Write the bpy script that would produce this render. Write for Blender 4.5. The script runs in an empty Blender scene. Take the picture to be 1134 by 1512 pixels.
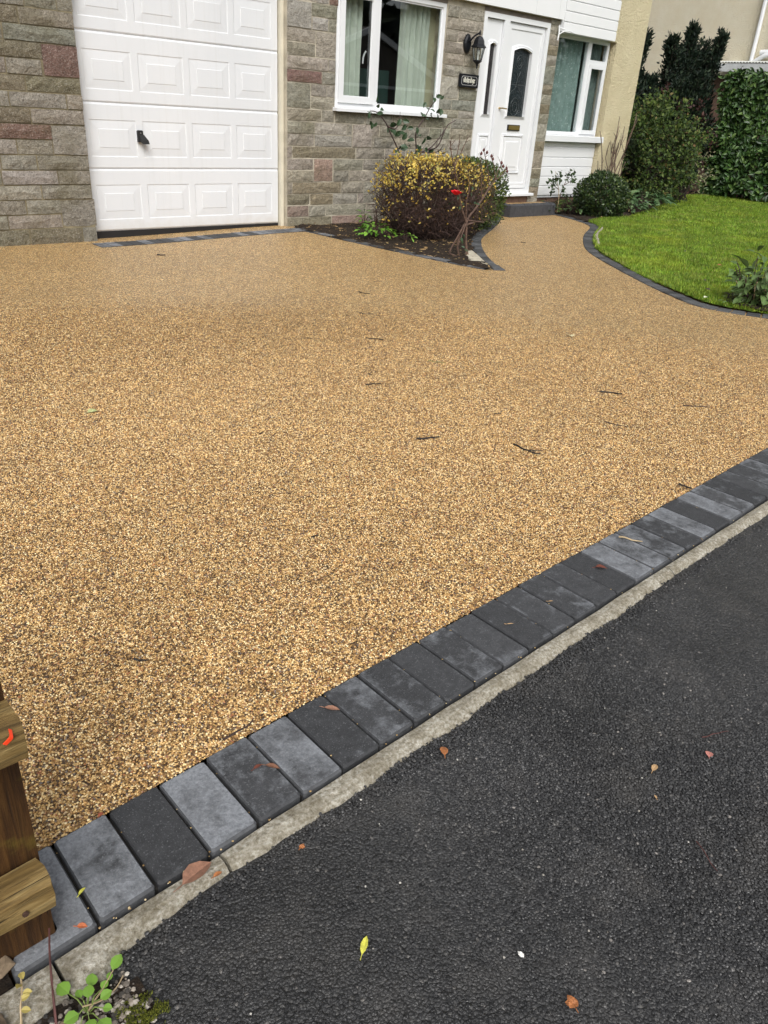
import bpy, math, random
import numpy as np
from mathutils import Vector, noise

random.seed(11)
rng = np.random.default_rng(7)
scn = bpy.context.scene
COL = scn.collection

# ------------------------------------------------------------------ camera, sky, sun, exposure
CAM_H = 1.21
yaw, pitch, roll = 0.76245483, 0.48130556, 0.06691015
fw = Vector((math.sin(yaw) * math.cos(pitch), math.cos(yaw) * math.cos(pitch), -math.sin(pitch)))
r0 = Vector((math.cos(yaw), -math.sin(yaw), 0.0))
u0 = r0.cross(fw)
rv = r0 * math.cos(roll) + u0 * math.sin(roll)
uv = u0 * math.cos(roll) - r0 * math.sin(roll)
camd = bpy.data.cameras.new('camera')
camd.sensor_fit = 'VERTICAL'
camd.sensor_height = 36.0
camd.lens = 36.0 * 1134.8 / 1512.0
camd.clip_start = 0.02
camd.clip_end = 400.0
cam = bpy.data.objects.new('camera', camd)
COL.objects.link(cam)
M3 = [[rv[i], uv[i], -fw[i]] for i in range(3)]
from mathutils import Matrix
cam.matrix_world = Matrix.Translation((0, 0, CAM_H)) @ Matrix(M3).to_4x4()
scn.camera = cam

SUN_DIR = Vector((0.52, 0.80, -0.98)).normalized()       # direction the light travels
sun_el = math.asin(-SUN_DIR.z)
sun_az = math.atan2(-SUN_DIR.x, -SUN_DIR.y)              # compass angle of the sun from +Y
world = bpy.data.worlds.new('World')
scn.world = world
world.use_nodes = True
wn = world.node_tree
for n in list(wn.nodes):
    wn.nodes.remove(n)
sky = wn.nodes.new('ShaderNodeTexSky')
sky.sky_type = 'NISHITA'
sky.sun_disc = False
sky.sun_elevation = sun_el
sky.sun_rotation = sun_az
sky.dust_density = 4.0
hsv = wn.nodes.new('ShaderNodeHueSaturation')
hsv.inputs['Saturation'].default_value = 0.22
bg = wn.nodes.new('ShaderNodeBackground')
bg.inputs['Strength'].default_value = 0.13
wo = wn.nodes.new('ShaderNodeOutputWorld')
wn.links.new(sky.outputs[0], hsv.inputs['Color'])
wn.links.new(hsv.outputs[0], bg.inputs['Color'])
wn.links.new(bg.outputs[0], wo.inputs['Surface'])

sund = bpy.data.lights.new('sun', 'SUN')
sund.energy = 1.75
sund.angle = math.radians(34)
sund.color = (1.0, 0.98, 0.945)
sun = bpy.data.objects.new('sun', sund)
COL.objects.link(sun)
sun.rotation_euler = SUN_DIR.to_track_quat('-Z', 'Y').to_euler()

scn.view_settings.view_transform = 'Standard'
scn.view_settings.look = 'None'
scn.view_settings.gamma = 1.0
scn.view_settings.use_curve_mapping = False
scn.view_settings.exposure = 0.30
scn.render.engine = 'CYCLES'
scn.cycles.max_bounces = 8
scn.cycles.transparent_max_bounces = 16

# ------------------------------------------------------------------ helpers
WORLD_AT = {}

def put(o, parent=None):
    COL.objects.link(o)
    if parent is not None:
        o.parent = parent
    return o

def base_of(parent):
    return WORLD_AT.get(parent.name, Vector((0, 0, 0))) if parent is not None else Vector((0, 0, 0))

def tag(o, label=None, cat=None, group=None, kind=None):
    if label: o['label'] = label
    if cat: o['category'] = cat
    if group: o['group'] = group
    if kind: o['kind'] = kind
    return o

def thing(name, loc, label, cat, group=None):
    o = bpy.data.objects.new(name, None)
    o.empty_display_size = 0.1
    COL.objects.link(o)
    o.location = loc
    WORLD_AT[o.name] = Vector(loc)
    return tag(o, label, cat, group)

class MB:
    def __init__(self):
        self.v, self.f = [], []
    def add(self, vs, fs):
        n = len(self.v)
        self.v.extend([tuple(p) for p in vs])
        self.f.extend([tuple(i + n for i in f) for f in fs])
    def box(self, x0, x1, y0, y1, z0, z1):
        self.add([(x0, y0, z0), (x1, y0, z0), (x1, y1, z0), (x0, y1, z0), (x0, y0, z1), (x1, y0, z1), (x1, y1, z1), (x0, y1, z1)],
                 [(0, 3, 2, 1), (4, 5, 6, 7), (0, 1, 5, 4), (1, 2, 6, 5), (2, 3, 7, 6), (3, 0, 4, 7)])
    def bevbox(self, x0, x1, y0, y1, z0, z1, b):
        """box whose top edges and front edges are chamfered"""
        vs = []
        for z, i in ((z0, 0), (z1 - b, 0), (z1, b)):
            vs += [(x0 + i, y0 + i, z), (x1 - i, y0 + i, z), (x1 - i, y1 - i, z), (x0 + i, y1 - i, z)]
        fs = [(0, 3, 2, 1), (8, 9, 10, 11)]
        for k in (0, 4):
            for i in range(4):
                j = (i + 1) % 4
                fs.append((k + i, k + j, k + 4 + j, k + 4 + i))
        self.add(vs, fs)
    def prism(self, poly, z0, z1, b=0.0):
        """extrude a ccw polygon in plan, top edge chamfered by b"""
        n = len(poly)
        cx = sum(p[0] for p in poly) / n; cy = sum(p[1] for p in poly) / n
        def inset(p):
            d = math.hypot(p[0] - cx, p[1] - cy) or 1
            k = max(0.0, 1 - 1.3 * b / d)
            return (cx + (p[0] - cx) * k, cy + (p[1] - cy) * k)
        vs = [(p[0], p[1], z0) for p in poly] + [(p[0], p[1], z1 - b) for p in poly] + [(*inset(p), z1) for p in poly]
        fs = [tuple(range(n - 1, -1, -1)), tuple(range(2 * n, 3 * n))]
        for k in (0, n):
            for i in range(n):
                j = (i + 1) % n
                fs.append((k + i, k + j, k + n + j, k + n + i))
        self.add(vs, fs)
    def frame(self, x0, x1, z0, z1, w, y0, y1):
        """four bars butted end to end, facing -Y"""
        self.box(x0, x1, y0, y1, z1 - w, z1); self.box(x0, x1, y0, y1, z0, z0 + w)
        self.box(x0, x0 + w, y0, y1, z0 + w, z1 - w); self.box(x1 - w, x1, y0, y1, z0 + w, z1 - w)
    def tube(self, pts, r0, r1=None, n=5, cap=True):
        r1 = r0 if r1 is None else r1
        pts = [Vector(p) for p in pts]
        m = len(pts)
        rings = []
        ref = Vector((0.31, 0.87, 0.39))
        for i, p in enumerate(pts):
            d = (pts[min(i + 1, m - 1)] - pts[max(i - 1, 0)])
            if d.length < 1e-9: d = Vector((0, 0, 1))
            d.normalize()
            a = d.cross(ref)
            if a.length < 1e-3: a = d.cross(Vector((1, 0, 0)))
            a.normalize(); b = d.cross(a)
            r = r0 + (r1 - r0) * i / max(1, m - 1)
            rings.append([p + a * (r * math.cos(t)) + b * (r * math.sin(t)) for t in [2 * math.pi * k / n for k in range(n)]])
        vs = [q for rg in rings for q in rg]
        fs = []
        for i in range(m - 1):
            for k in range(n):
                l = (k + 1) % n
                fs.append((i * n + k, i * n + l, (i + 1) * n + l, (i + 1) * n + k))
        if cap:
            fs.append(tuple(range(n - 1, -1, -1))); fs.append(tuple((m - 1) * n + k for k in range(n)))
        self.add(vs, fs)
    def lathe(self, c, prof, n=12, sx=1.0, sy=1.0):
        vs = []
        for (r, z) in prof:
            for k in range(n):
                t = 2 * math.pi * (k + 0.5) / n
                vs.append((c[0] + r * math.cos(t) * sx, c[1] + r * math.sin(t) * sy, c[2] + z))
        fs = []
        m = len(prof)
        for i in range(m - 1):
            for k in range(n):
                l = (k + 1) % n
                fs.append((i * n + k, i * n + l, (i + 1) * n + l, (i + 1) * n + k))
        fs.append(tuple(range(n - 1, -1, -1))); fs.append(tuple((m - 1) * n + k for k in range(n)))
        self.add(vs, fs)
    def leaf(self, p, d, nrm, L, W, fold=0.25, curl=0.0):
        """a folded leaf: base, two side points, tip, midrib points"""
        p = Vector(p); d = Vector(d).normalized(); nrm = Vector(nrm)
        s = d.cross(nrm)
        if s.length < 1e-4: s = d.cross(Vector((0.3, 0.2, 0.9)))
        s.normalize(); n = s.cross(d)
        a = p + d * (L * 0.45) + s * (W * 0.5) + n * (W * fold)
        b = p + d * (L * 0.45) - s * (W * 0.5) + n * (W * fold)
        t = p + d * L - n * (L * curl)
        c = p + d * (L * 0.5)
        self.add([p, a, t, b, c], [(0, 4, 1), (4, 2, 1), (0, 3, 4), (3, 2, 4)])
    def broad(self, p, d, nrm, L, W, curl=0.15, fold=0.18):
        """a broad leaf with a rounded outline (12 triangles)"""
        p = Vector(p); d = Vector(d).normalized(); nrm = Vector(nrm)
        s = d.cross(nrm)
        if s.length < 1e-4: s = d.cross(Vector((0.3, 0.2, 0.9)))
        s.normalize(); n = s.cross(d)
        st = ((0.0, 0.0), (0.22, 0.38), (0.5, 0.5), (0.78, 0.34), (1.0, 0.0))
        mid = [p + d * (L * t) - n * (L * curl * t * t) for t, w in st]
        vs = list(mid)
        for sg in (1, -1):
            for i in (1, 2, 3):
                vs.append(mid[i] + s * (sg * W * st[i][1]) + n * (W * fold * st[i][1] * 2))
        fs = [(0, 1, 5), (1, 2, 6, 5), (2, 3, 7, 6), (3, 4, 7), (1, 0, 8), (2, 1, 8, 9), (3, 2, 9, 10), (4, 3, 10)]
        self.add(vs, fs)
    def build(self, name, mat, parent=None, smooth=False, color=None):
        o0 = base_of(parent)
        me = bpy.data.meshes.new(name)
        me.from_pydata([(p[0] - o0.x, p[1] - o0.y, p[2] - o0.z) for p in self.v], [], self.f)
        me.validate()
        if smooth: me.polygons.foreach_set('use_smooth', [True] * len(me.polygons))
        me.materials.append(mat)
        me.update()
        o = bpy.data.objects.new(name, me)
        put(o, parent)
        WORLD_AT[o.name] = o0
        if color is not None: o.color = color
        return o

def grid_mesh(name, xs, ys, zf, mat, parent=None, keep=None, smooth=True):
    mb = MB()
    nx, ny = len(xs), len(ys)
    mb.v = [(x, y, zf(x, y)) for y in ys for x in xs]
    for j in range(ny - 1):
        for i in range(nx - 1):
            if keep is None or keep((xs[i] + xs[i + 1]) / 2, (ys[j] + ys[j + 1]) / 2):
                k = j * nx + i
                mb.f.append((k, k + 1, k + nx + 1, k + nx))
    return mb.build(name, mat, parent, smooth)

def inside(poly, x, y):
    c = False
    n = len(poly)
    for i in range(n):
        x0, y0 = poly[i]; x1, y1 = poly[(i + 1) % n]
        if (y0 > y) != (y1 > y) and x < (x1 - x0) * (y - y0) / (y1 - y0) + x0:
            c = not c
    return c

def smooth01(t):
    t = min(1.0, max(0.0, t))
    return t * t * (3 - 2 * t)

def gz(x, y):
    """the drive falls very slightly towards the left of the garage"""
    return -0.036 * smooth01((5.3 - x) / 2.3) * smooth01((y - 3.0) / 4.0)

def nz(x, y, s=1.0, seed=0.0):
    return noise.noise(Vector((x * s + seed, y * s - seed * 0.7, seed * 1.3)))

def resample(pts, step):
    out = [pts[0]]
    acc = 0.0
    for a, b in zip(pts, pts[1:]):
        L = math.hypot(b[0] - a[0], b[1] - a[1])
        d = step - acc
        while d <= L:
            t = d / L
            out.append((a[0] + (b[0] - a[0]) * t, a[1] + (b[1] - a[1]) * t))
            d += step
        acc = (acc + L) % step
    return out

def catmull(pts, n=8):
    P = [pts[0]] + list(pts) + [pts[-1]]
    out = []
    for i in range(1, len(P) - 2):
        for k in range(n):
            t = k / n
            out.append(tuple(0.5 * ((2 * P[i][c]) + (-P[i - 1][c] + P[i + 1][c]) * t + (2 * P[i - 1][c] - 5 * P[i][c] + 4 * P[i + 1][c] - P[i + 2][c]) * t * t
                             + (-P[i - 1][c] + 3 * P[i][c] - 3 * P[i + 1][c] + P[i + 2][c]) * t ** 3) for c in range(len(pts[0]))))
    out.append(tuple(pts[-1]))
    return out

# ------------------------------------------------------------------ materials
class NT:
    """small node-tree writer"""
    def __init__(self, name):
        self.m = bpy.data.materials.new(name)
        self.m.use_nodes = True
        self.t = self.m.node_tree
        self.p = self.t.nodes['Principled BSDF']
        self.out = self.t.nodes['Material Output']
    def n(self, kind, **kw):
        nd = self.t.nodes.new('ShaderNode' + kind)
        for k, v in kw.items():
            if k.startswith('i_'):
                nd.inputs[k[2:].replace('_', ' ')].default_value = v
            else:
                setattr(nd, k, v)
        return nd
    def l(self, a, b):
        self.t.links.new(a, b)
    def pos(self):
        return self.n('NewGeometry').outputs['Position']
    def noise(self, scale, detail=4.0, rough=0.55, vec=None, dist=0.0):
        nd = self.n('TexNoise')
        nd.inputs['Scale'].default_value = scale
        nd.inputs['Detail'].default_value = detail
        nd.inputs['Roughness'].default_value = rough
        nd.inputs['Distortion'].default_value = dist
        self.l(vec if vec is not None else self.pos(), nd.inputs['Vector'])
        return nd.outputs['Fac']
    def ramp(self, fac, stops, interp='LINEAR'):
        nd = self.n('ValToRGB')
        cr = nd.color_ramp
        cr.interpolation = interp
        while len(cr.elements) < len(stops): cr.elements.new(0.5)
        while len(cr.elements) > len(stops): cr.elements.remove(cr.elements[-1])
        for e, (p, c) in zip(cr.elements, stops):
            e.position = p
            e.color = (c[0], c[1], c[2], 1.0) if not isinstance(c, (int, float)) else (c, c, c, 1.0)
        self.l(fac, nd.inputs['Fac'])
        return nd.outputs['Color']
    def mix(self, fac, a, b, mode='MIX'):
        nd = self.n('Mix', data_type='RGBA', blend_type=mode)
        for sock, val in ((nd.inputs[0], fac), (nd.inputs[6], a), (nd.inputs[7], b)):
            if isinstance(val, (int, float)): sock.default_value = val
            elif isinstance(val, tuple): sock.default_value = (val[0], val[1], val[2], 1.0)
            else: self.l(val, sock)
        return nd.outputs[2]
    def math(self, op, a, b=0.0):
        nd = self.n('Math', operation=op)
        for s, val in ((nd.inputs[0], a), (nd.inputs[1], b)):
            if isinstance(val, (int, float)): s.default_value = val
            else: self.l(val, s)
        return nd.outputs[0]
    def bump(self, h, strength=0.5, dist=0.01, prev=None):
        nd = self.n('Bump')
        nd.inputs['Strength'].default_value = strength
        nd.inputs['Distance'].default_value = dist
        self.l(h, nd.inputs['Height'])
        if prev is not None: self.l(prev, nd.inputs['Normal'])
        return nd.outputs['Normal']
    def done(self, color=None, rough=None, normal=None, spec=None):
        if color is not None:
            if isinstance(color, tuple): self.p.inputs['Base Color'].default_value = (*color, 1.0)
            else: self.l(color, self.p.inputs['Base Color'])
        if rough is not None:
            if isinstance(rough, (int, float)): self.p.inputs['Roughness'].default_value = rough
            else: self.l(rough, self.p.inputs['Roughness'])
        if normal is not None: self.l(normal, self.p.inputs['Normal'])
        if spec is not None: self.p.inputs['Specular IOR Level'].default_value = spec
        return self.m

def mat_simple(name, col, rough=0.5, var=0.12, scale=8.0, bump=0.0, bscale=60.0, metallic=0.0, spec=None):
    t = NT(name)
    f = t.noise(scale, 5.0)
    lo = tuple(c * (1 - var) for c in col); hi = tuple(min(1, c * (1 + var)) for c in col)
    c = t.ramp(f, [(0.3, lo), (0.7, hi)])
    nrm = t.bump(t.noise(bscale, 5.0), bump, 0.004) if bump else None
    t.p.inputs['Metallic'].default_value = metallic
    return t.done(c, rough, nrm, spec)

PEBBLES = [(0.0, (0.035, 0.020, 0.011)), (0.13, (0.095, 0.052, 0.023)), (0.27, (0.19, 0.106, 0.040)), (0.43, (0.36, 0.204, 0.074)),
           (0.61, (0.53, 0.328, 0.122)), (0.77, (0.67, 0.470, 0.210)), (0.89, (0.83, 0.69, 0.41)), (0.945, (0.32, 0.11, 0.038)), (0.975, (0.21, 0.18, 0.155)), (1.0, (0.10, 0.08, 0.065))]
def mat_resin():
    t = NT('resin_bound_gravel')
    v = t.n('TexVoronoi', feature='F1', voronoi_dimensions='3D')
    v.inputs['Scale'].default_value = 178.0
    t.l(t.pos(), v.inputs['Vector'])
    sep = t.n('SeparateColor'); t.l(v.outputs['Color'], sep.inputs[0])
    c = t.ramp(sep.outputs[0], PEBBLES)
    big = t.noise(0.9, 3.0)
    c = t.mix(1.0, c, t.ramp(big, [(0.3, 1.07), (0.7, 1.18)]), 'MULTIPLY')
    mid = t.noise(9.0, 4.0)
    c = t.mix(1.0, c, t.ramp(mid, [(0.3, 0.88), (0.7, 1.10)]), 'MULTIPLY')
    c = t.mix(1.0, c, t.ramp(t.noise(62.0, 3.0, 0.6), [(0.30, 0.70), (0.70, 1.32)]), 'MULTIPLY')
    d2 = t.math('MULTIPLY', v.outputs['Distance'], v.outputs['Distance'])
    h2 = t.math('ADD', t.math('MULTIPLY', d2, -1.6), t.math('MULTIPLY', sep.outputs[1], 0.30))
    nrm = t.bump(h2, 1.0, 0.0036)
    return t.done(c, 0.42, nrm, 0.35)

def mat_pebble():
    """one stone of the gravel: each instance draws its own colour"""
    t = NT('gravel_pebble')
    oi = t.n('ObjectInfo')
    c = t.ramp(oi.outputs['Random'], PEBBLES)
    c = t.mix(1.0, c, t.ramp(t.noise(0.9, 3.0), [(0.3, 1.10), (0.7, 1.21)]), 'MULTIPLY')
    c = t.mix(1.0, c, t.ramp(t.noise(9.0, 4.0), [(0.3, 0.88), (0.7, 1.10)]), 'MULTIPLY')
    c = t.mix(1.0, c, t.ramp(t.noise(62.0, 3.0, 0.6), [(0.30, 0.80), (0.70, 1.22)]), 'MULTIPLY')
    c = t.mix(1.0, c, t.ramp(t.noise(420.0, 2.0), [(0.3, 0.82), (0.7, 1.15)]), 'MULTIPLY')
    return t.done(c, 0.34, None, 0.45)

def mat_chip():
    """bitumen-coated roadstone chip"""
    t = NT('tarmac_chip')
    oi = t.n('ObjectInfo')
    c = t.ramp(oi.outputs['Random'], [(0.0, (0.012, 0.012, 0.013)), (0.5, (0.026, 0.026, 0.027)), (0.86, (0.043, 0.043, 0.044)), (0.98, (0.060, 0.058, 0.056)), (0.997, (0.10, 0.095, 0.09)), (1.0, (0.24, 0.22, 0.20))])
    c = t.mix(1.0, c, t.ramp(t.noise(2.2, 5.0, 0.6), [(0.28, 0.68), (0.72, 1.42)]), 'MULTIPLY')
    dust = t.ramp(t.noise(7.0, 6.0, 0.65), [(0.50, 0.0), (0.74, 0.60)])
    c = t.mix(dust, c, (0.066, 0.062, 0.058))
    rg = t.ramp(t.noise(300.0, 2.0), [(0.3, 0.30), (0.7, 0.60)])
    return t.done(c, rg, None, 0.55)

def mat_tarmac():
    t = NT('tarmac')
    v = t.n('TexVoronoi', feature='F1', voronoi_dimensions='3D')
    v.inputs['Scale'].default_value = 190.0
    wob = t.n('TexNoise'); wob.inputs['Scale'].default_value = 160.0; t.l(t.pos(), wob.inputs['Vector'])
    off = t.n('VectorMath', operation='SCALE'); off.inputs[3].default_value = 0.006; t.l(wob.outputs['Color'], off.inputs[0])
    add = t.n('VectorMath', operation='ADD'); t.l(t.pos(), add.inputs[0]); t.l(off.outputs[0], add.inputs[1])
    t.l(add.outputs[0], v.inputs['Vector'])
    sep = t.n('SeparateColor'); t.l(v.outputs['Color'], sep.inputs[0])
    c = t.ramp(sep.outputs[0], [(0.0, (0.012, 0.012, 0.013)), (0.5, (0.026, 0.026, 0.027)), (0.86, (0.043, 0.043, 0.044)), (0.99, (0.060, 0.058, 0.056)), (1.0, (0.16, 0.15, 0.14))])
    c = t.mix(1.0, c, t.ramp(t.noise(2.2, 5.0, 0.6), [(0.28, 0.68), (0.72, 1.42)]), 'MULTIPLY')
    dust = t.ramp(t.noise(7.0, 6.0, 0.65), [(0.50, 0.0), (0.74, 0.60)])
    c = t.mix(dust, c, (0.066, 0.062, 0.058))
    d2 = t.math('MULTIPLY', v.outputs['Distance'], v.outputs['Distance'])
    h = t.math('ADD', t.math('MULTIPLY', d2, -1.5), t.math('MULTIPLY', sep.outputs[1], 0.45))
    h = t.math('ADD', h, t.math('MULTIPLY', t.noise(240.0, 4.0, 0.7), 0.5))
    nrm = t.bump(h, 0.9, 0.004)
    rg = t.ramp(sep.outputs[2], [(0.0, 0.34), (1.0, 0.62)])
    return t.done(c, rg, nrm, 0.55)

def mat_block():
    """charcoal paving block; the object's colour alpha says how much lime bloom it carries"""
    t = NT('charcoal_block')
    oi = t.n('ObjectInfo')
    add = t.n('VectorMath', operation='ADD')
    sc = t.n('VectorMath', operation='SCALE')
    sc.inputs[3].default_value = 37.0
    comb = t.n('CombineXYZ')
    for i in range(3): t.l(oi.outputs['Random'], comb.inputs[i])
    t.l(comb.outputs[0], sc.inputs[0])
    t.l(t.pos(), add.inputs[0]); t.l(sc.outputs[0], add.inputs[1])
    vec = add.outputs[0]
    patch = t.noise(11.0, 5.0, 0.60, vec, 0.4)
    fine = t.noise(150.0, 4.0, 0.65, vec)
    med = t.noise(40.0, 6.0, 0.75, vec)
    # lime bloom gathers towards the block's edges
    tc = t.n('TexCoord')
    sx = t.n('SeparateXYZ'); t.l(tc.outputs['Generated'], sx.inputs[0])
    ex = t.math('ABSOLUTE', t.math('SUBTRACT', sx.outputs[0], 0.5)); ey = t.math('ABSOLUTE', t.math('SUBTRACT', sx.outputs[1], 0.5))
    e = t.math('MULTIPLY', t.math('MAXIMUM', ex, ey), 2.0)
    e = t.math('POWER', e, 4.0)
    k = t.math('ADD', t.math('MULTIPLY', patch, 1.25), t.math('MULTIPLY', med, 0.75))
    k = t.math('ADD', k, t.math('MULTIPLY', e, 0.20))
    thr = t.math('SUBTRACT', 1.40, t.math('MULTIPLY', oi.outputs['Alpha'], 0.75))
    a = t.math('MULTIPLY', t.math('SUBTRACT', k, thr), 2.4)
    cl = t.n('Clamp'); t.l(a, cl.inputs[0])
    # the bloom dries out on the worn top face only, not down the sides
    gn = t.n('NewGeometry'); sn = t.n('SeparateXYZ'); t.l(gn.outputs['True Normal'], sn.inputs[0])
    topf = t.ramp(sn.outputs[2], [(0.80, 0.12), (0.97, 1.0)])
    dark = t.mix(1.0, oi.outputs['Color'], t.ramp(med, [(0.25, 0.70), (0.75, 1.55)]), 'MULTIPLY')
    pale = t.ramp(fine, [(0.25, (0.135, 0.145, 0.160)), (0.75, (0.300, 0.313, 0.335))])
    c = t.mix(t.math('MULTIPLY', t.math('MULTIPLY', cl.outputs[0], 0.92), topf), dark, pale)
    fleck = t.ramp(t.noise(300.0, 2.0, 0.5, vec), [(0.60, 0.0), (0.74, 0.42)])
    c = t.mix(t.math('MULTIPLY', fleck, topf), c, (0.27, 0.28, 0.29))
    nrm = t.bump(t.math('ADD', fine, t.math('MULTIPLY', med, 0.9)), 0.6, 0.004)
    return t.done(c, 0.70, nrm, 0.35)

def mat_stone():
    t = NT('rockfaced_stone')
    oi = t.n('ObjectInfo')
    vec = t.pos()
    n1 = t.noise(26.0, 6.0, 0.65)
    n2 = t.noise(110.0, 4.0, 0.6)
    c = t.mix(1.0, oi.outputs['Color'], t.ramp(n1, [(0.25, 0.64), (0.75, 1.36)]), 'MULTIPLY')
    c = t.mix(t.ramp(n2, [(0.54, 0.0), (0.68, 0.60)]), c, (0.44, 0.405, 0.355))
    c = t.mix(t.ramp(n2, [(0.30, 0.70), (0.45, 0.0)]), c, (0.045, 0.040, 0.030))
    # algae: patchy olive growth
    alg = t.ramp(t.noise(2.6, 4.0, 0.6), [(0.50, 0.0), (0.70, 0.45)])
    c = t.mix(alg, c, (0.115, 0.100, 0.045))
    h = t.math('ADD', t.noise(48.0, 6.0, 0.7), t.math('MULTIPLY', t.noise(14.0, 3.0, 0.5, None, 0.6), 1.1))
    nrm = t.bump(h, 1.0, 0.018)
    return t.done(c, 0.88, nrm, 0.25)

def mat_leaf(name, stops, rough=0.45, trans=0.12, spec=0.4):
    t = NT(name)
    g = t.n('NewGeometry')
    c = t.ramp(g.outputs['Random Per Island'], stops)
    c = t.mix(1.0, c, t.ramp(t.noise(5.0, 3.0), [(0.3, 0.78), (0.7, 1.22)]), 'MULTIPLY')
    t.p.inputs['Subsurface Weight'].default_value = 0.0
    m = t.done(c, rough, None, spec)
    if trans:
        tr = t.n('BsdfTranslucent'); t.l(c, tr.inputs['Color'])
        mx = t.n('MixShader'); mx.inputs[0].default_value = trans
        t.l(t.p.outputs[0], mx.inputs[1]); t.l(tr.outputs[0], mx.inputs[2])
        t.l(mx.outputs[0], t.out.inputs['Surface'])
    return m

def mat_glass(name, tint=(0.94, 0.96, 0.96), refl=0.10):
    """thin clear pane: see-through face on, mirror-like at a glancing angle, alike from both sides"""
    t = NT(name)
    tr = t.n('BsdfTransparent'); tr.inputs['Color'].default_value = (*tint, 1)
    gl = t.n('BsdfGlossy'); gl.inputs['Roughness'].default_value = 0.015
    gl.inputs['Color'].default_value = (0.95, 0.97, 0.98, 1)
    lw = t.n('LayerWeight'); lw.inputs['Blend'].default_value = 0.5
    f = t.math('ADD', t.math('MULTIPLY', t.math('POWER', lw.outputs['Facing'], 4.0), 0.9), refl)
    mx = t.n('MixShader')
    t.l(f, mx.inputs[0]); t.l(tr.outputs[0], mx.inputs[1]); t.l(gl.outputs[0], mx.inputs[2])
    t.l(mx.outputs[0], t.out.inputs['Surface'])
    return t.m

def mat_wood(name, a, b, c3, axis=0):
    t = NT(name)
    mp = t.n('Mapping')
    s = [26.0, 26.0, 26.0]; s[axis] = 2.2
    mp.inputs['Scale'].default_value = s
    t.l(t.pos(), mp.inputs['Vector'])
    g = t.noise(2.2, 7.0, 0.68, mp.outputs[0], 0.5)
    c = t.ramp(g, [(0.25, a), (0.5, b), (0.75, c3)])
    mp2 = t.n('Mapping'); s2 = [95.0, 95.0, 95.0]; s2[axis] = 5.0
    mp2.inputs['Scale'].default_value = s2; t.l(t.pos(), mp2.inputs['Vector'])
    fi = t.noise(1.6, 5.0, 0.6, mp2.outputs[0], 0.2)
    c = t.mix(1.0, c, t.ramp(fi, [(0.30, 0.55), (0.50, 1.0), (0.72, 1.30)]), 'MULTIPLY')
    crack = t.ramp(t.noise(1.1, 3.0, 0.5, mp2.outputs[0], 0.8), [(0.27, 0.85), (0.34, 0.0)])
    c = t.mix(crack, c, (0.012, 0.008, 0.005))
    moss = t.ramp(t.noise(11.0, 5.0, 0.6), [(0.55, 0.0), (0.72, 0.55)])
    c = t.mix(moss, c, (0.20, 0.155, 0.02))
    nrm = t.bump(t.math('SUBTRACT', t.math('ADD', g, t.math('MULTIPLY', fi, .6)), t.math('MULTIPLY', crack, .8)), 0.8, 0.006)
    return t.done(c, 0.75, nrm, 0.3)

def mat_soil():
    t = NT('soil')
    n1 = t.noise(60.0, 6.0, 0.7)
    c = t.ramp(n1, [(0.3, (0.012, 0.009, 0.007)), (0.52, (0.032, 0.022, 0.015)), (0.70, (0.075, 0.050, 0.030)), (0.82, (0.19, 0.13, 0.07))])
    nrm = t.bump(n1, 1.0, 0.02)
    return t.done(c, 0.9, nrm, 0.25)

def mat_lawn():
    t = NT('lawn_turf')
    c = t.ramp(t.noise(30.0, 5.0), [(0.3, (0.05, 0.10, 0.008)), (0.7, (0.11, 0.18, 0.016))])
    nrm = t.bump(t.noise(200.0, 4.0), 0.7, 0.01)
    return t.done(c, 0.85, nrm, 0.2)

def mat_grass():
    t = NT('grass_blade')
    g = t.n('NewGeometry')
    c = t.ramp(g.outputs['Random Per Island'], [(0.0, (0.090, 0.175, 0.018)), (0.45, (0.200, 0.335, 0.030)), (0.8, (0.315, 0.440, 0.055)), (0.93, (0.33, 0.38, 0.045)), (1.0, (0.36, 0.30, 0.09))])
    pat = t.noise(1.3, 4.0, 0.6)
    c = t.mix(t.ramp(pat, [(0.50, 0.0), (0.72, 0.55)]), c, (0.38, 0.42, 0.040))
    c = t.mix(1.0, c, t.ramp(t.noise(3.4, 5.0, 0.65), [(0.3, 0.62), (0.7, 1.30)]), 'MULTIPLY')
    c = t.mix(1.0, c, t.ramp(t.noise(16.0, 3.0, 0.6), [(0.3, 0.70), (0.7, 1.28)]), 'MULTIPLY')
    c = t.mix(t.ramp(t.noise(2.1, 5.0, 0.7), [(0.54, 0.0), (0.70, 0.55)]), c, (0.33, 0.31, 0.10))
    tr = t.n('BsdfTranslucent'); t.l(c, tr.inputs['Color'])
    mx = t.n('MixShader'); mx.inputs[0].default_value = 0.35
    t.done(c, 0.5, None, 0.3)
    t.l(t.p.outputs[0], mx.inputs[1]); t.l(tr.outputs[0], mx.inputs[2])
    t.l(mx.outputs[0], t.out.inputs['Surface'])
    return t.m

def mat_render(name='cream_render', a=(0.70, 0.605, 0.385), b=(0.79, 0.70, 0.475)):
    t = NT(name)
    n1 = t.noise(45.0, 5.0, 0.6)
    c = t.ramp(t.noise(3.0, 5.0, 0.6), [(0.3, a), (0.7, b)])
    h = t.ramp(n1, [(0.42, 0.0), (0.62, 1.0)])
    nrm = t.bump(h, 0.8, 0.022)
    return t.done(c, 0.85, nrm, 0.25)

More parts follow.
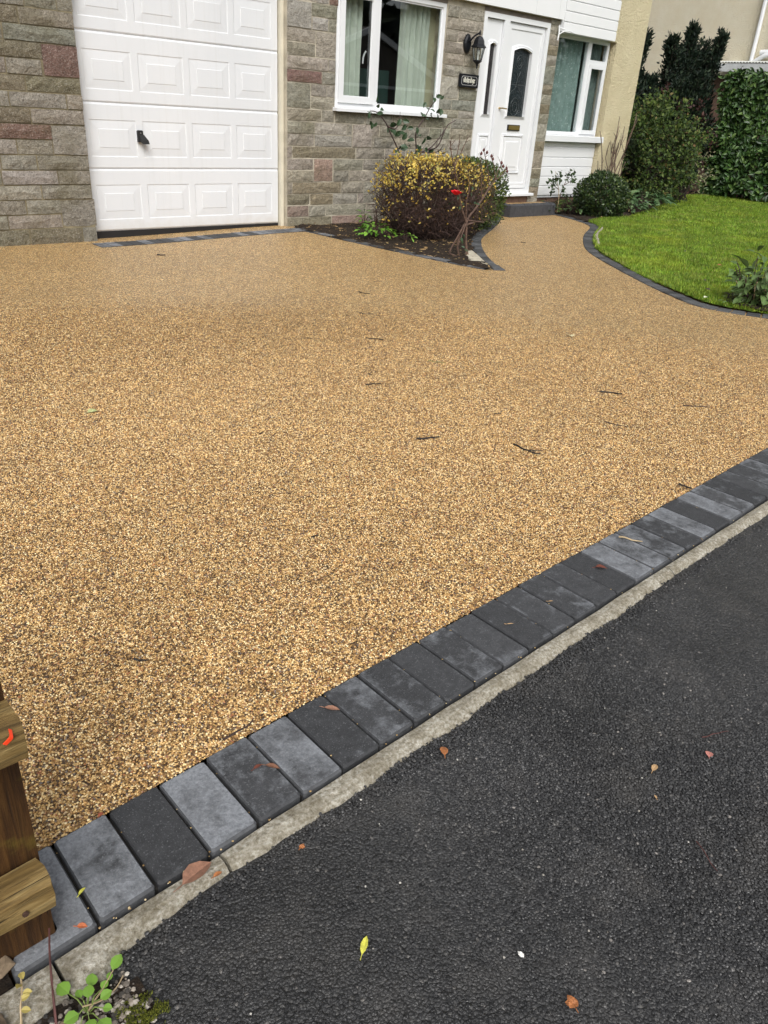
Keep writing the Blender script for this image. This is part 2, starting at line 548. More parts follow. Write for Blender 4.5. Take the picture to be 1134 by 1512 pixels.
def mat_kerb():
    t = NT('kerb_concrete')
    n1 = t.noise(130.0, 6.0, 0.72)
    c = t.ramp(n1, [(0.28, (0.10, 0.088, 0.066)), (0.44, (0.31, 0.28, 0.215)), (0.60, (0.54, 0.51, 0.44)), (0.74, (0.80, 0.78, 0.73))])
    d = t.ramp(t.noise(16.0, 6.0, 0.7), [(0.36, 0.62), (0.60, 0.0)])
    c = t.mix(d, c, (0.13, 0.105, 0.06))
    nrm = t.bump(t.math('ADD', n1, t.math('MULTIPLY', t.noise(22.0, 4.0), 1.2)), 0.8, 0.008)
    return t.done(c, 0.85, nrm, 0.25)

def mat_upvc():
    t = NT('white_upvc')
    c = t.ramp(t.noise(3.0, 4.0), [(0.3, (0.735, 0.752, 0.768)), (0.7, (0.775, 0.788, 0.80))])
    return t.done(c, 0.28, None, 0.5)

def mat_garage():
    t = NT('white_garage_steel')
    mp = t.n('Mapping'); mp.inputs['Scale'].default_value = (3.0, 3.0, 90.0); t.l(t.pos(), mp.inputs['Vector'])
    g = t.noise(2.0, 5.0, 0.6, mp.outputs[0])
    c = t.ramp(t.noise(1.6, 4.0), [(0.3, (0.690, 0.712, 0.738)), (0.7, (0.735, 0.752, 0.772))])
    sx = t.n('SeparateXYZ'); t.l(t.pos(), sx.inputs[0])
    low = t.ramp(t.math('ADD', t.math('MULTIPLY', sx.outputs[2], 2.2), t.math('MULTIPLY', t.noise(14.0, 5.0, 0.65), 0.5)), [(0.18, 0.40), (0.55, 0.0)])
    c = t.mix(low, c, (0.46, 0.42, 0.34))
    mp2 = t.n('Mapping'); mp2.inputs['Scale'].default_value = (30.0, 1.0, 1.2); t.l(t.pos(), mp2.inputs['Vector'])
    c = t.mix(t.ramp(t.noise(1.0, 5.0, 0.6, mp2.outputs[0]), [(0.52, 0.0), (0.75, 0.16)]), c, (0.50, 0.50, 0.47))
    nrm = t.bump(g, 0.12, 0.002)
    return t.done(c, 0.38, nrm, 0.45)

def mat_net():
    """green curtain with a fine sprinkling of light threads"""
    t = NT('patterned_curtain')
    v = t.n('TexVoronoi', feature='F1'); v.inputs['Scale'].default_value = 26.0
    t.l(t.pos(), v.inputs['Vector'])
    d = t.ramp(v.outputs['Distance'], [(0.16, 0.7), (0.26, 0.0)])
    c = t.ramp(t.noise(14.0, 5.0), [(0.3, (0.21, 0.30, 0.275)), (0.7, (0.31, 0.41, 0.38))])
    c = t.mix(d, c, (0.60, 0.66, 0.62))
    return t.done(c, 0.85, None, 0.15)

RESIN, TARMAC, BLOCK, STONE = mat_resin(), mat_tarmac(), mat_block(), mat_stone()
KERB, SOIL, LAWN, GRASS, RENDER = mat_kerb(), mat_soil(), mat_lawn(), mat_grass(), mat_render()
UPVC, GSTEEL = mat_upvc(), mat_garage()
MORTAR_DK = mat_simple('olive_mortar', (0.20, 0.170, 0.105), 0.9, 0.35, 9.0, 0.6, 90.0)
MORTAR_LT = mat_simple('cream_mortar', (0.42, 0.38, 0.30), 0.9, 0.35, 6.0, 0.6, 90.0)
GLASS = mat_glass('window_glass')
BLACKM = mat_simple('black_cast_metal', (0.006, 0.007, 0.010), 0.5, 0.2, spec=0.3)
RUBBER = mat_simple('black_rubber', (0.012, 0.012, 0.013), 0.6, 0.2)
BRASS = mat_simple('brass', (0.62, 0.44, 0.16), 0.3, 0.1, 8.0, metallic=0.9)
BRASS_OLD = mat_simple('dull_brass', (0.30, 0.22, 0.07), 0.42, 0.15, 8.0, metallic=0.7)
CREAMWOOD = mat_simple('cream_painted_timber', (0.66, 0.62, 0.50), 0.5, 0.08)
CURTAIN = mat_simple('pale_green_curtain', (0.55, 0.60, 0.51), 0.85, 0.10, 5.0)
CURTAIN_CR = mat_simple('cream_curtain', (0.47, 0.45, 0.30), 0.85, 0.10, 5.0)
NETC = mat_net()
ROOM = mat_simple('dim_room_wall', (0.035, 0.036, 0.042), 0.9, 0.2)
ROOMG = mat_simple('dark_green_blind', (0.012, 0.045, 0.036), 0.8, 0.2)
BRICK = mat_simple('brown_brick', (0.14, 0.085, 0.06), 0.85, 0.3, 20.0, 0.5)
HAUNCH = mat_simple('cement_haunch', (0.46, 0.42, 0.33), 0.9, 0.25, 25.0, 0.8, 60.0)
BEDDING = mat_simple('joint_sand', (0.018, 0.016, 0.014), 0.95, 0.4, 60.0, 0.6, 150.0)
POSTW = mat_wood('weathered_post', (0.017, 0.0065, 0.002), (0.052, 0.022, 0.005), (0.105, 0.050, 0.012), 2)
RAILW = mat_wood('weathered_rail', (0.045, 0.025, 0.008), (0.165, 0.105, 0.034), (0.36, 0.265, 0.115), 0)
TWIG = mat_simple('brown_twig', (0.050, 0.030, 0.024), 0.8, 0.4, 30.0)
TWIGD = mat_simple('dark_wet_twig', (0.016, 0.012, 0.011), 0.7, 0.4, 30.0)
TWIGR = mat_simple('red_brown_twig', (0.085, 0.030, 0.026), 0.75, 0.4, 30.0)
TWIGY = mat_simple('pale_tan_twig', (0.42, 0.32, 0.19), 0.75, 0.3, 30.0)
CANE = mat_simple('rose_cane', (0.105, 0.062, 0.044), 0.75, 0.45, 40.0, 0.6, 120.0)
BARK = mat_simple('dark_bark', (0.035, 0.026, 0.020), 0.9, 0.4, 20.0, 0.8, 60.0)

# ================================================================== GROUND
def F(a, b, n): return [a + (b - a) * i / n for i in range(n + 1)]

inner_y = lambda x: 1.060 + 0.026 * x          # back edge of the block border
outer_y = lambda x: 0.856 + 0.0205 * x         # front edge of the block border
kerb_y = lambda x: 0.802 + 0.0218 * x          # where the tarmac meets the kerb

g = grid_mesh('ground', F(-45, 60, 42), F(-45, 60, 42), lambda x, y: -0.16, mat_simple('earth', (0.07, 0.06, 0.035), 0.9, 0.4, 2.0))
tag(g, 'dark earth lying under and around the whole plot', kind='structure')

# tarmac road, its back edge ragged where it laps the kerb
mb = MB()
xs = [-14 + i * 1.0 for i in range(14)] + [i * 0.02 for i in range(0, 320)] + [6.4 + i * 1.0 for i in range(24)]
def road_edge(x):
    if x < 0.0: return kerb_y(0) + 0.012 * nz(x, 0, 1.0)
    e = kerb_y(x) + 0.009 * nz(x, 0, 6.0, 3.1) + 0.006 * nz(x, 0, 34.0, 1.7)
    return e - 0.19 * smooth01((0.245 - x) / 0.11)
rows = [None, -0.06, -0.3, -0.9, -2.4, -5.0, -9.0]
for x in xs:
    e = road_edge(x)
    for d in rows:
        y = e if d is None else e + d
        mb.v.append((x, y, -0.004 + 0.004 * nz(x, y, 1.1) - (0.006 if d is None else 0.0)))
m = len(rows)
for i in range(len(xs) - 1):
    for j in range(m - 1):
        mb.f.append((i * m + j, i * m + j + 1, (i + 1) * m + j + 1, (i + 1) * m + j))
road = mb.build('road', TARMAC, smooth=True)
tag(road, 'dark grey tarmac road in front of the drive', kind='structure')

# kerb: three long concrete edging stones
kerb = MB()
kerb.box(-3.0, 9.0, 0.76, 0.84, -0.15, -0.03)
ko = kerb.build('kerb', BEDDING)
tag(ko, 'weathered pale concrete kerb between the road and the dark blocks', kind='structure')
def kerb_stone(xa, xb):
    mb = MB()
    n = max(4, int((xb - xa) / 0.022))
    prof = []
    for i in range(n + 1):
        x = xa + (xb - xa) * i / n
        y1 = outer_y(x) - 0.006
        y0 = max(y1 - 0.085, road_edge(x) - 0.004) if x > .0 else y1 - .07
        w = 0.003 * nz(x, 0, 14.0, 5.0)
        z = 0.001 + 0.003 * nz(x, 1, 8.0)
        mb.v += [(x, y0, -0.12), (x, y0 + w, z - 0.010), (x, y0 + 0.011 + w, z - .001), (x, (y0 + y1) / 2, z + 0.003), (x, y1 - 0.006, z), (x, y1, z - 0.008), (x, y1, -0.12)]
    for i in range(n):
        for k in range(6):
            mb.f.append((i * 7 + k, (i + 1) * 7 + k, (i + 1) * 7 + k + 1, i * 7 + k + 1))
    mb.f.append(tuple(range(6, -1, -1))); mb.f.append(tuple(n * 7 + k for k in range(7)))
    return mb.build('kerb_stone', KERB, ko, smooth=False)
for xa, xb in ((-2.2, -0.802), (-0.797, 0.158), (0.164, 0.460), (0.466, 2.066), (2.072, 2.797), (2.803, 4.3), (4.306, 6.2)):
    kerb_stone(xa, xb)

# resin-bound gravel drive
def drive_keep(x, y): return True
mb = MB()
xs = F(-0.5, 13.0, 90)
N = len(xs)
ty = F(0, 1, 46)
for t in ty:
    for x in xs:
        y = inner_y(x) - 0.002 + (7.50 - inner_y(x)) * t
        mb.v.append((x, y, gz(x, y)))
for j in range(len(ty) - 1):
    for i in range(N - 1):
        k = j * N + i
        mb.f.append((k, k + 1, k + N + 1, k + N))
drive = mb.build('driveway', RESIN, smooth=True)
tag(drive, 'golden brown resin bound gravel driveway sweeping up to the house', kind='structure')

# real stones: the nearest gravel and roadstone are scattered as geometry over the sheets
def scatter(name, label, cat, pts, mat, size, squash, seed, sub=1):
    me = bpy.data.meshes.new(name)
    me.vertices.add(len(pts))
    me.vertices.foreach_set('co', np.asarray(pts, np.float32).ravel())
    me.materials.append(mat)
    o = bpy.data.objects.new(name, me)
    put(o)
    ng = bpy.data.node_groups.new(name + '_nodes', 'GeometryNodeTree')
    ng.interface.new_socket('Geometry', in_out='INPUT', socket_type='NodeSocketGeometry')
    ng.interface.new_socket('Geometry', in_out='OUTPUT', socket_type='NodeSocketGeometry')
    N_ = ng.nodes.new
    gi, go = N_('NodeGroupInput'), N_('NodeGroupOutput')
    ico = N_('GeometryNodeMeshIcoSphere'); ico.inputs['Radius'].default_value = 1.0; ico.inputs['Subdivisions'].default_value = sub
    sm = N_('GeometryNodeSetMaterial'); sm.inputs['Material'].default_value = mat
    ns = N_('GeometryNodeSetShadeSmooth'); ns.inputs['Shade Smooth'].default_value = True if sub > 1 or size < .0035 else False
    iop = N_('GeometryNodeInstanceOnPoints')
    rr = N_('FunctionNodeRandomValue'); rr.data_type = 'FLOAT_VECTOR'
    rr.inputs[0].default_value = (-.45, -.45, 0.0); rr.inputs[1].default_value = (.45, .45, 6.283); rr.inputs['Seed'].default_value = seed
    rs = N_('FunctionNodeRandomValue'); rs.data_type = 'FLOAT_VECTOR'
    rs.inputs[0].default_value = (size * .72, size * .62, size * squash * .8); rs.inputs[1].default_value = (size * 1.3, size * 1.05, size * squash * 1.2); rs.inputs['Seed'].default_value = seed + 1
    L_ = ng.links.new
    L_(gi.outputs[0], iop.inputs['Points']); L_(ico.outputs['Mesh'], ns.inputs[0]); L_(ns.outputs[0], sm.inputs[0]); L_(sm.outputs[0], iop.inputs['Instance'])
    L_(rr.outputs[0], iop.inputs['Rotation']); L_(rs.outputs[0], iop.inputs['Scale']); L_(iop.outputs[0], go.inputs[0])
    md = o.modifiers.new('scatter', 'NODES'); md.node_group = ng
    return tag(o, label, cat, kind='stuff')
def jitter_grid(x0, x1, y0, y1, step):
    gx, gy = np.meshgrid(np.arange(x0, x1, step), np.arange(y0, y1, step * .87))
    gx = gx + (np.arange(gx.shape[0]) % 2)[:, None] * step * .5
    X = gx.ravel() + rng.uniform(-.38, .38, gx.size) * step; Y = gy.ravel() + rng.uniform(-.38, .38, gx.size) * step
    return X, Y
fwn, rvn, uvn = np.array(fw), np.array(rv), np.array(uv)
def wedge(X, Y, Z0, marg):
    P = np.stack([X, Y, np.full_like(X, Z0 - CAM_H)], 1)
    z = P @ fwn; u = (P @ rvn) / z; v = (P @ uvn) / z
    return (z > 0) & (np.abs(u) < 567 / 1134.8 * marg) & (np.abs(v) < 756 / 1134.8 * marg), z
X, Y = jitter_grid(-.2, 6.4, 1.03, 5.6, .0049)
k, zd = wedge(X, Y, 0, 1.22)
k &= (Y > inner_y(X) - .0035 + .0018 * rng.standard_normal(len(X))) & (rng.random(len(X)) < np.clip((5.6 - np.hypot(np.hypot(X, Y), CAM_H)) / 2.2, 0, 1))
X, Y = X[k], Y[k]
print('pebbles', len(X))
PEB = mat_pebble()
scatter('gravel', 'small rounded golden and brown stones bedded in the driveway surface', 'gravel', np.stack([X, Y, rng.uniform(-.0004, .0020, len(X))], 1), PEB, .0028, .72, 3, 1)
X, Y = jitter_grid(-.1, 3.3, -.5, .92, .0058)
k, zd = wedge(X, Y, 0, 1.25)
edge_tab = np.array([0.009 * nz(a, 0, 6.0, 3.1) + 0.006 * nz(a, 0, 34.0, 1.7) for a in np.arange(-.2, 3.5, .005)])
k &= (Y < kerb_y(X) + np.interp(X, np.arange(-.2, 3.5, .005), edge_tab) - .006 + .0025 * rng.standard_normal(len(X)) - .19 * np.clip((.245 - X) / .11, 0, 1)) & (rng.random(len(X)) < np.clip((3.2 - np.hypot(np.hypot(X, Y), CAM_H)) / 1.2, 0, 1) * .93)
X, Y = X[k], Y[k]
print('chips', len(X))
scatter('roadstone', 'black bitumen coated stone chippings of the road surface', 'roadstone', np.stack([X, Y, rng.uniform(-.0057, -.0040, len(X))], 1), mat_chip(), .0037, .50, 9, 1)

# block border along the road: one course of charcoal blocks, 100 x 200
border = MB()
for i in range(60):
    xa, xb = .11 + .105 * i, .11 + .105 * (i + 1)
    ya = .90 if i == 0 else outer_y(xa) + .007
    border.add([(xa, ya, -.12), (xb, outer_y(xb) + .007, -.12), (xb, inner_y(xb) - .008, -.12), (xa, inner_y(xa) - .008, -.12),
                (xa, ya, -.011), (xb, outer_y(xb) + .007, -.011), (xb, inner_y(xb) - .008, -.011), (xa, inner_y(xa) - .008, -.011)], [(3, 2, 1, 0), (4, 5, 6, 7), (0, 1, 5, 4), (2, 3, 7, 6)])
bo = border.build('block_border', BEDDING)
tag(bo, 'single course of charcoal blocks edging the drive along the road', kind='structure')
D = (0.034, 0.035, 0.0365)
tones = [  # (dark tone multiplier, bloom)
    (1.2, .95), (1.1, .78), (.85, .22), (1.3, 1.0), (1.0, .52), (1.2, .76), (.9, .22), (1.0, .50), (1.0, .46), (1.05, .30), (1.1, .44), (1.1, .40), (.95, .26), (1.05, .36),
    (1.0, .38), (1.05, .30), (.9, .24), (1.2, .82), (1.15, .74), (1.1, .64), (1.0, .46), (1.2, .86), (.9, .22), (1.15, .74), (1.05, .60), (.95, .42), (1.05, .34), (1.0, .40), (1.1, .60), (1.0, .40),
    (1.1, .5), (.9, .25), (1.2, .65), (1.0, .4)]
xk = 0.2415
for i, (tm, bl) in enumerate(tones):
    x1 = xk + 0.105 * (i); x0 = x1 - 0.105
    if i == 0: x0 = 0.105
    gap = 0.0024 + 0.0010 * random.random()
    a, b = x0 + gap, x1 - gap
    jit = 0.003 * (random.random() - 0.5)
    sk = -0.022                                              # joints lean a touch, as laid
    y00, y01 = outer_y(a) + jit, inner_y(a) - 0.003 + jit
    y10, y11 = outer_y(b) + jit, inner_y(b) - 0.003 + jit
    if i == 0:                                               # notched round the fence post
        poly = [(a - 0.0, y00), (b, y10), (b + sk * 0 , y11), (0.188, y11 - 0.002), (0.188, 0.8865), (a, 0.8865)]
    else:
        poly = [(a, y00), (b, y10), (b, y11), (a, y01)]
    # tiny corner clips so that the outline is not ruler perfect
    def clip(poly, c=0.006):
        out = []
        n = len(poly)
        for q in range(n):
            p = Vector(poly[q]); pr = Vector(poly[q - 1]); nx = Vector(poly[(q + 1) % n])
            out.append(tuple(p + (pr - p).normalized() * c * (0.6 + 0.8 * random.random())))
            out.append(tuple(p + (nx - p).normalized() * c * (0.6 + 0.8 * random.random())))
        return out
    mb = MB()
    zt = 0.004 + 0.003 * (random.random() - 0.5)
    mb.prism(clip(poly, .005), -0.07, zt, 0.0042)
    tm *= .80 + .55 * bl ** 1.5 + .45 * random.random()
    mb.build('paving_block', BLOCK, bo, color=(D[0] * tm, D[1] * tm, D[2] * tm * 1.03, bl))

# blocks run further along the road to the right
for i in range(len(tones), len(tones) + 24):
    x1 = xk + 0.105 * i; x0 = x1 - 0.105
    mb = MB()
    mb.prism([(x0 + .0025, outer_y(x0)), (x1 - .0025, outer_y(x1)), (x1 - .0025, inner_y(x1) - .003), (x0 + .0025, inner_y(x0) - .003)], -0.07, 0.004 + 0.003 * (random.random() - .5), 0.004)
    tm = random.uniform(.9, 1.2)
    mb.build('paving_block', BLOCK, bo, color=(D[0] * tm, D[1] * tm, D[2] * tm, random.uniform(.1, .7)))

# threshold course in front of the garage door
th = MB()
th.box(3.0, 5.4, 7.05, 7.2, -0.12, -0.05)
to = th.build('threshold_strip', BEDDING)
tag(to, 'row of charcoal blocks set in the gravel before the garage door', kind='structure')
random.seed(21)
for i in range(23):
    x0 = 2.985 + i * 0.105 + 0.002; x1 = x0 + 0.101
    z = gz(x0, 7.1)
    mb = MB()
    mb.prism([(x0, 7.015), (x1, 7.015), (x1, 7.225), (x0, 7.225)], z - 0.05, z + 0.006 + 0.002 * random.random(), 0.004)
    pale = i in (0, 1, 4, 7, 8, 10, 14, 16, 17, 18, 19, 20, 21, 22)
    tm = random.uniform(.9, 1.25)
    mb.build('paving_block', BLOCK, to, color=(D[0] * tm, D[1] * tm, D[2] * tm, random.uniform(.62, .95) if pale else random.uniform(.1, .3)))

# ---- curved edgings
def edging(name, label, line, width, pitch, side, mat_bl, z=0.007, seed=1, taper_end=False):
    """blocks laid along a smooth line; 'line' is the drive-side edge, the blocks stand on its 'side'"""
    rnd = random.Random(seed)
    pts = resample(catmull(line, 10), 0.01)
    bed = MB()
    def off(i, w):
        a = Vector(pts[max(0, i - 3)]); b = Vector(pts[min(len(pts) - 1, i + 3)])
        t = (b - a).normalized()
        nrm = Vector((-t.y, t.x)) * side
        p = Vector(pts[i])
        return (p.x + nrm.x * w, p.y + nrm.y * w)
    n = len(pts)
    for i in range(0, n - 12, 12):
        j = min(n - 1, i + 12)
        q = [off(i, 0.02), off(j, 0.02), off(j, width - 0.02), off(i, width - 0.02)]
        if side < 0: q = q[::-1]
        zz = gz(*q[0])
        bed.add([(p[0], p[1], zz - 0.1) for p in q] + [(p[0], p[1], zz - 0.012) for p in q], [(3, 2, 1, 0), (4, 5, 6, 7), (0, 1, 5, 4), (1, 2, 6, 5), (2, 3, 7, 6), (3, 0, 4, 7)])
    parent = bed.build(name, BEDDING)
    tag(parent, label, kind='structure')
    st = int(pitch / 0.01)
    for i in range(0, n - st, st):
        j = min(n - 1, i + st)
        g_ = 0
        a0, b0 = off(i, 0.0), off(j, 0.0)
        a1, b1 = off(i, width), off(j, width)
        k = 0.042
        def lerp(p, q, t): return (p[0] + (q[0] - p[0]) * t, p[1] + (q[1] - p[1]) * t)
        poly = [lerp(a0, b0, k), lerp(a0, b0, 1 - k), lerp(a1, b1, 1 - k), lerp(a1, b1, k)]
        if side < 0: poly = poly[::-1]
        zz = gz(*a0)
        mb = MB()
        mb.prism(poly, zz - 0.07, zz + z + 0.006 * rnd.random(), 0.006)
        tm = rnd.uniform(.85, 2.3)
        mb.build('edging_block', BLOCK, parent, color=(D[0] * tm, D[1] * tm, D[2] * tm, mat_bl(rnd, i / n)))
    return parent, pts, off

bed_front_line = [(5.345, 7.02), (5.365, 6.40), (5.405, 5.80), (5.445, 5.26), (5.500, 4.80), (5.560, 4.56)]
be, bf_pts, bf_off = edging('bed_edging', 'thin charcoal block edging along the garage side of the shrub bed', bed_front_line, 0.10, 0.20, -1,
                            lambda r, t: r.uniform(.55, .95) if t > .62 or r.random() < .35 else r.uniform(.15, .4), seed=3)
bed_path_line = [(5.600, 4.50), (5.835, 4.86), (6.241, 5.33), (6.60, 5.68), (6.97, 5.99), (7.68, 6.45), (8.39, 6.94), (8.74, 7.22)]
br, br_pts, br_off = edging('bed_edging', 'curved charcoal block edging between the shrub bed and the front path', bed_path_line, 0.11, 0.11, 1,
                            lambda r, t: r.uniform(.2, .5), seed=5)
path_line = [(9.90, 7.26), (9.743, 6.817), (9.462, 6.338), (9.16, 6.06), (8.45, 5.66), (7.75, 5.17), (7.328, 4.80), (6.844, 4.22), (6.321, 3.52), (6.02, 3.06), (5.90, 2.80), (5.93, 2.56), (6.023, 2.311), (6.12, 2.05), (6.2, 1.75)]
pe, pe_pts, pe_off = edging('path_edging', 'charcoal block edging curving between the drive and the lawn', path_line, 0.115, 0.11, 1,
                            lambda r, t: r.uniform(.12, .42), seed=8)

# ---- soil of the shrub bed
bf_in = [bf_off(i, 0.10) for i in range(0, len(bf_pts), 6)]
br_in = [br_off(i, 0.11) for i in range(0, len(br_pts), 6)]
bed_poly = bf_in + [p for p in br_in if p[1] > 4.62] + [(8.7, 7.36), (5.33, 7.36)]
def soil_patch(name, label, poly, zf, step=0.06, mat=None):
    x0 = min(p[0] for p in poly); x1 = max(p[0] for p in poly); y0 = min(p[1] for p in poly); y1 = max(p[1] for p in poly)
    o = grid_mesh(name, F(x0 - step, x1 + step, int((x1 - x0) / step) + 2), F(y0 - step, y1 + step, int((y1 - y0) / step) + 2), zf, mat or SOIL,
                  keep=lambda x, y: inside(poly, x, y))
    return tag(o, label, kind='structure')
def bed_z(x, y): return gz(x, y) + 0.005 + 0.03 * abs(nz(x, y, 3.0)) + 0.018 * nz(x, y, 11.0, 2.0)
soil_patch('soil', 'bare brown soil of the shrub bed under the front window', [(p[0] + 0.012, p[1]) for p in bed_poly], bed_z, 0.045)

# ---- border soil right of the step and below the far shrubs
right_bed = [(9.98, 7.30), (9.86, 6.86), (9.60, 6.42), (10.2, 6.55), (11.0, 6.62), (12.0, 6.92), (13.2, 7.35), (14.4, 7.85), (15.9, 8.50), (17.2, 8.2), (17.2, 13.0), (11.9, 13.0), (11.9, 7.44), (9.98, 7.44)]
soil_patch('soil', 'bare dark soil of the border below the far shrubs', right_bed, lambda x, y: 0.022 + 0.03 * nz(x, y, 2.2), 0.09)

# ---- lawn
lawn_edge = [pe_off(i, 0.118) for i in range(0, len(pe_pts), 5)]
lawn_edge = [p for p in lawn_edge if p[1] < 6.40]
lawn_poly = lawn_edge + [(6.5, 1.5), (17.4, 1.5), (17.4, 8.3), (15.9, 8.55), (14.4, 7.88), (13.2, 7.38), (12.0, 6.95), (11.0, 6.65), (10.2, 6.58), (9.66, 6.44)]
def lawn_z(x, y): return 0.018 + 0.018 * nz(x, y, .8)
lw = soil_patch('lawn', 'short bright green lawn to the right of the front path', lawn_poly, lawn_z, 0.05, LAWN)

# short blades, thousands of them, one mesh
def grass_field():
    pts = []
    x0, x1, y0, y1 = 5.9, 17.2, 1.9, 8.5
    P = np.array(lawn_poly)
    def ins(X, Y):
        c = np.zeros(len(X), bool)
        n = len(P)
        for i in range(n):
            ax, ay = P[i]; bx, by = P[(i + 1) % n]
            if ay == by: continue
            hit = ((ay > Y) != (by > Y)) & (X < (bx - ax) * (Y - ay) / (by - ay) + ax)
            c ^= hit
        return c
    X = np.concatenate([rng.uniform(5.9, 17.2, 260000), rng.uniform(5.9, 10.5, 150000)])
    Y = np.concatenate([rng.uniform(1.9, 8.5, 260000), rng.uniform(2.0, 6.6, 150000)])
    # only the wedge the photo can see, with some margin
    az = np.arctan2(X, Y)
    keep = ins(X, Y) & (az < math.radians(74)) & (az > math.radians(40))
    X, Y = X[keep], Y[keep]
    n = len(X)
    dist = np.hypot(X, Y)
    L = rng.uniform(0.022, 0.045, n)
    W = 0.0028 + 0.00028 * dist
    th = rng.uniform(0, 2 * np.pi, n)
    lean = rng.uniform(0.2, 0.95, n)
    dx, dy = np.cos(th), np.sin(th)
    zb = 0.014 + 0.018 * np.array([noise.noise(Vector((a * .8, b * .8, 0))) for a, b in zip(X, Y)])
    sx, sy = -dy * W, dx * W
    v = np.empty((n, 3, 3), np.float32)
    v[:, 0] = np.stack([X + sx, Y + sy, zb], 1)
    v[:, 1] = np.stack([X - sx, Y - sy, zb], 1)
    v[:, 2] = np.stack([X + dx * L * lean, Y + dy * L * lean, zb + L * np.sqrt(np.maximum(0.05, 1 - lean ** 2 * .8))], 1)
    me = bpy.data.meshes.new('grass')
    me.vertices.add(3 * n); me.loops.add(3 * n); me.polygons.add(n)
    me.vertices.foreach_set('co', v.ravel())
    me.loops.foreach_set('vertex_index', np.arange(3 * n, dtype=np.int32))
    me.polygons.foreach_set('loop_start', np.arange(0, 3 * n, 3, dtype=np.int32))
    me.materials.append(GRASS)
    me.update(calc_edges=True)
    o = bpy.data.objects.new('grass', me)
    put(o)
    tag(o, 'short green grass blades growing all over the lawn', 'grass', kind='stuff')
grass_field()

# cement haunching left showing beside the edgings
mb = MB()
idx = [i for i in range(0, len(pe_pts), 6) if 5.14 < pe_pts[i][1] < 6.00]
for i, j in zip(idx, idx[1:]):
    q = [pe_off(i, .119), pe_off(j, .119), pe_off(j, .165 + .02 * nz(j, 0, .3)), pe_off(i, .165 + .02 * nz(i, 0, .3))]
    mb.add([(p[0], p[1], -.03) for p in q] + [(q[0][0], q[0][1], .010), (q[1][0], q[1][1], .010), (q[2][0], q[2][1], .046), (q[3][0], q[3][1], .046)],
           [(3, 2, 1, 0), (4, 5, 6, 7), (0, 1, 5, 4), (1, 2, 6, 5), (2, 3, 7, 6), (3, 0, 4, 7)])
tag(mb.build('cement_haunch', HAUNCH), 'strip of pale cement backing the path edging on the lawn side', kind='structure')
mb = MB()
mb.prism([(5.585, 4.70), (5.625, 4.745), (5.90, 5.10), (6.06, 5.33), (5.96, 5.33), (5.80, 5.18), (5.60, 4.92)], -0.03, 0.022, 0.012)
tag(mb.build('cement_haunch', HAUNCH), 'wedge of pale cement in the sharp tip of the shrub bed', kind='structure')

# verge of soil and grit at the foot of the fence
verge = [(-3.0, 0.60), (0.12, 0.575), (0.20, 0.60), (0.235, 0.65), (0.250, 0.70), (0.238, 0.762), (0.15, 0.775), (-0.3, 0.758), (-3.0, 0.75)]
soil_patch('verge', 'dark gritty soil at the foot of the kerb by the fence', verge, lambda x, y: 0.004 + 0.010 * nz(x, y, 14.0) + 0.006 * nz(x, y, 40.0), 0.016)
plot = [(-3.0, 0.845), (0.103, 0.865), (0.103, 1.07), (-0.45, 1.07), (-0.45, 7.4), (-3.0, 7.4)]
soil_patch('soil', 'crumbly brown earth behind the kerb under the timber fence', plot, lambda x, y: -0.012 + 0.015 * nz(x, y, 12.0), 0.05)

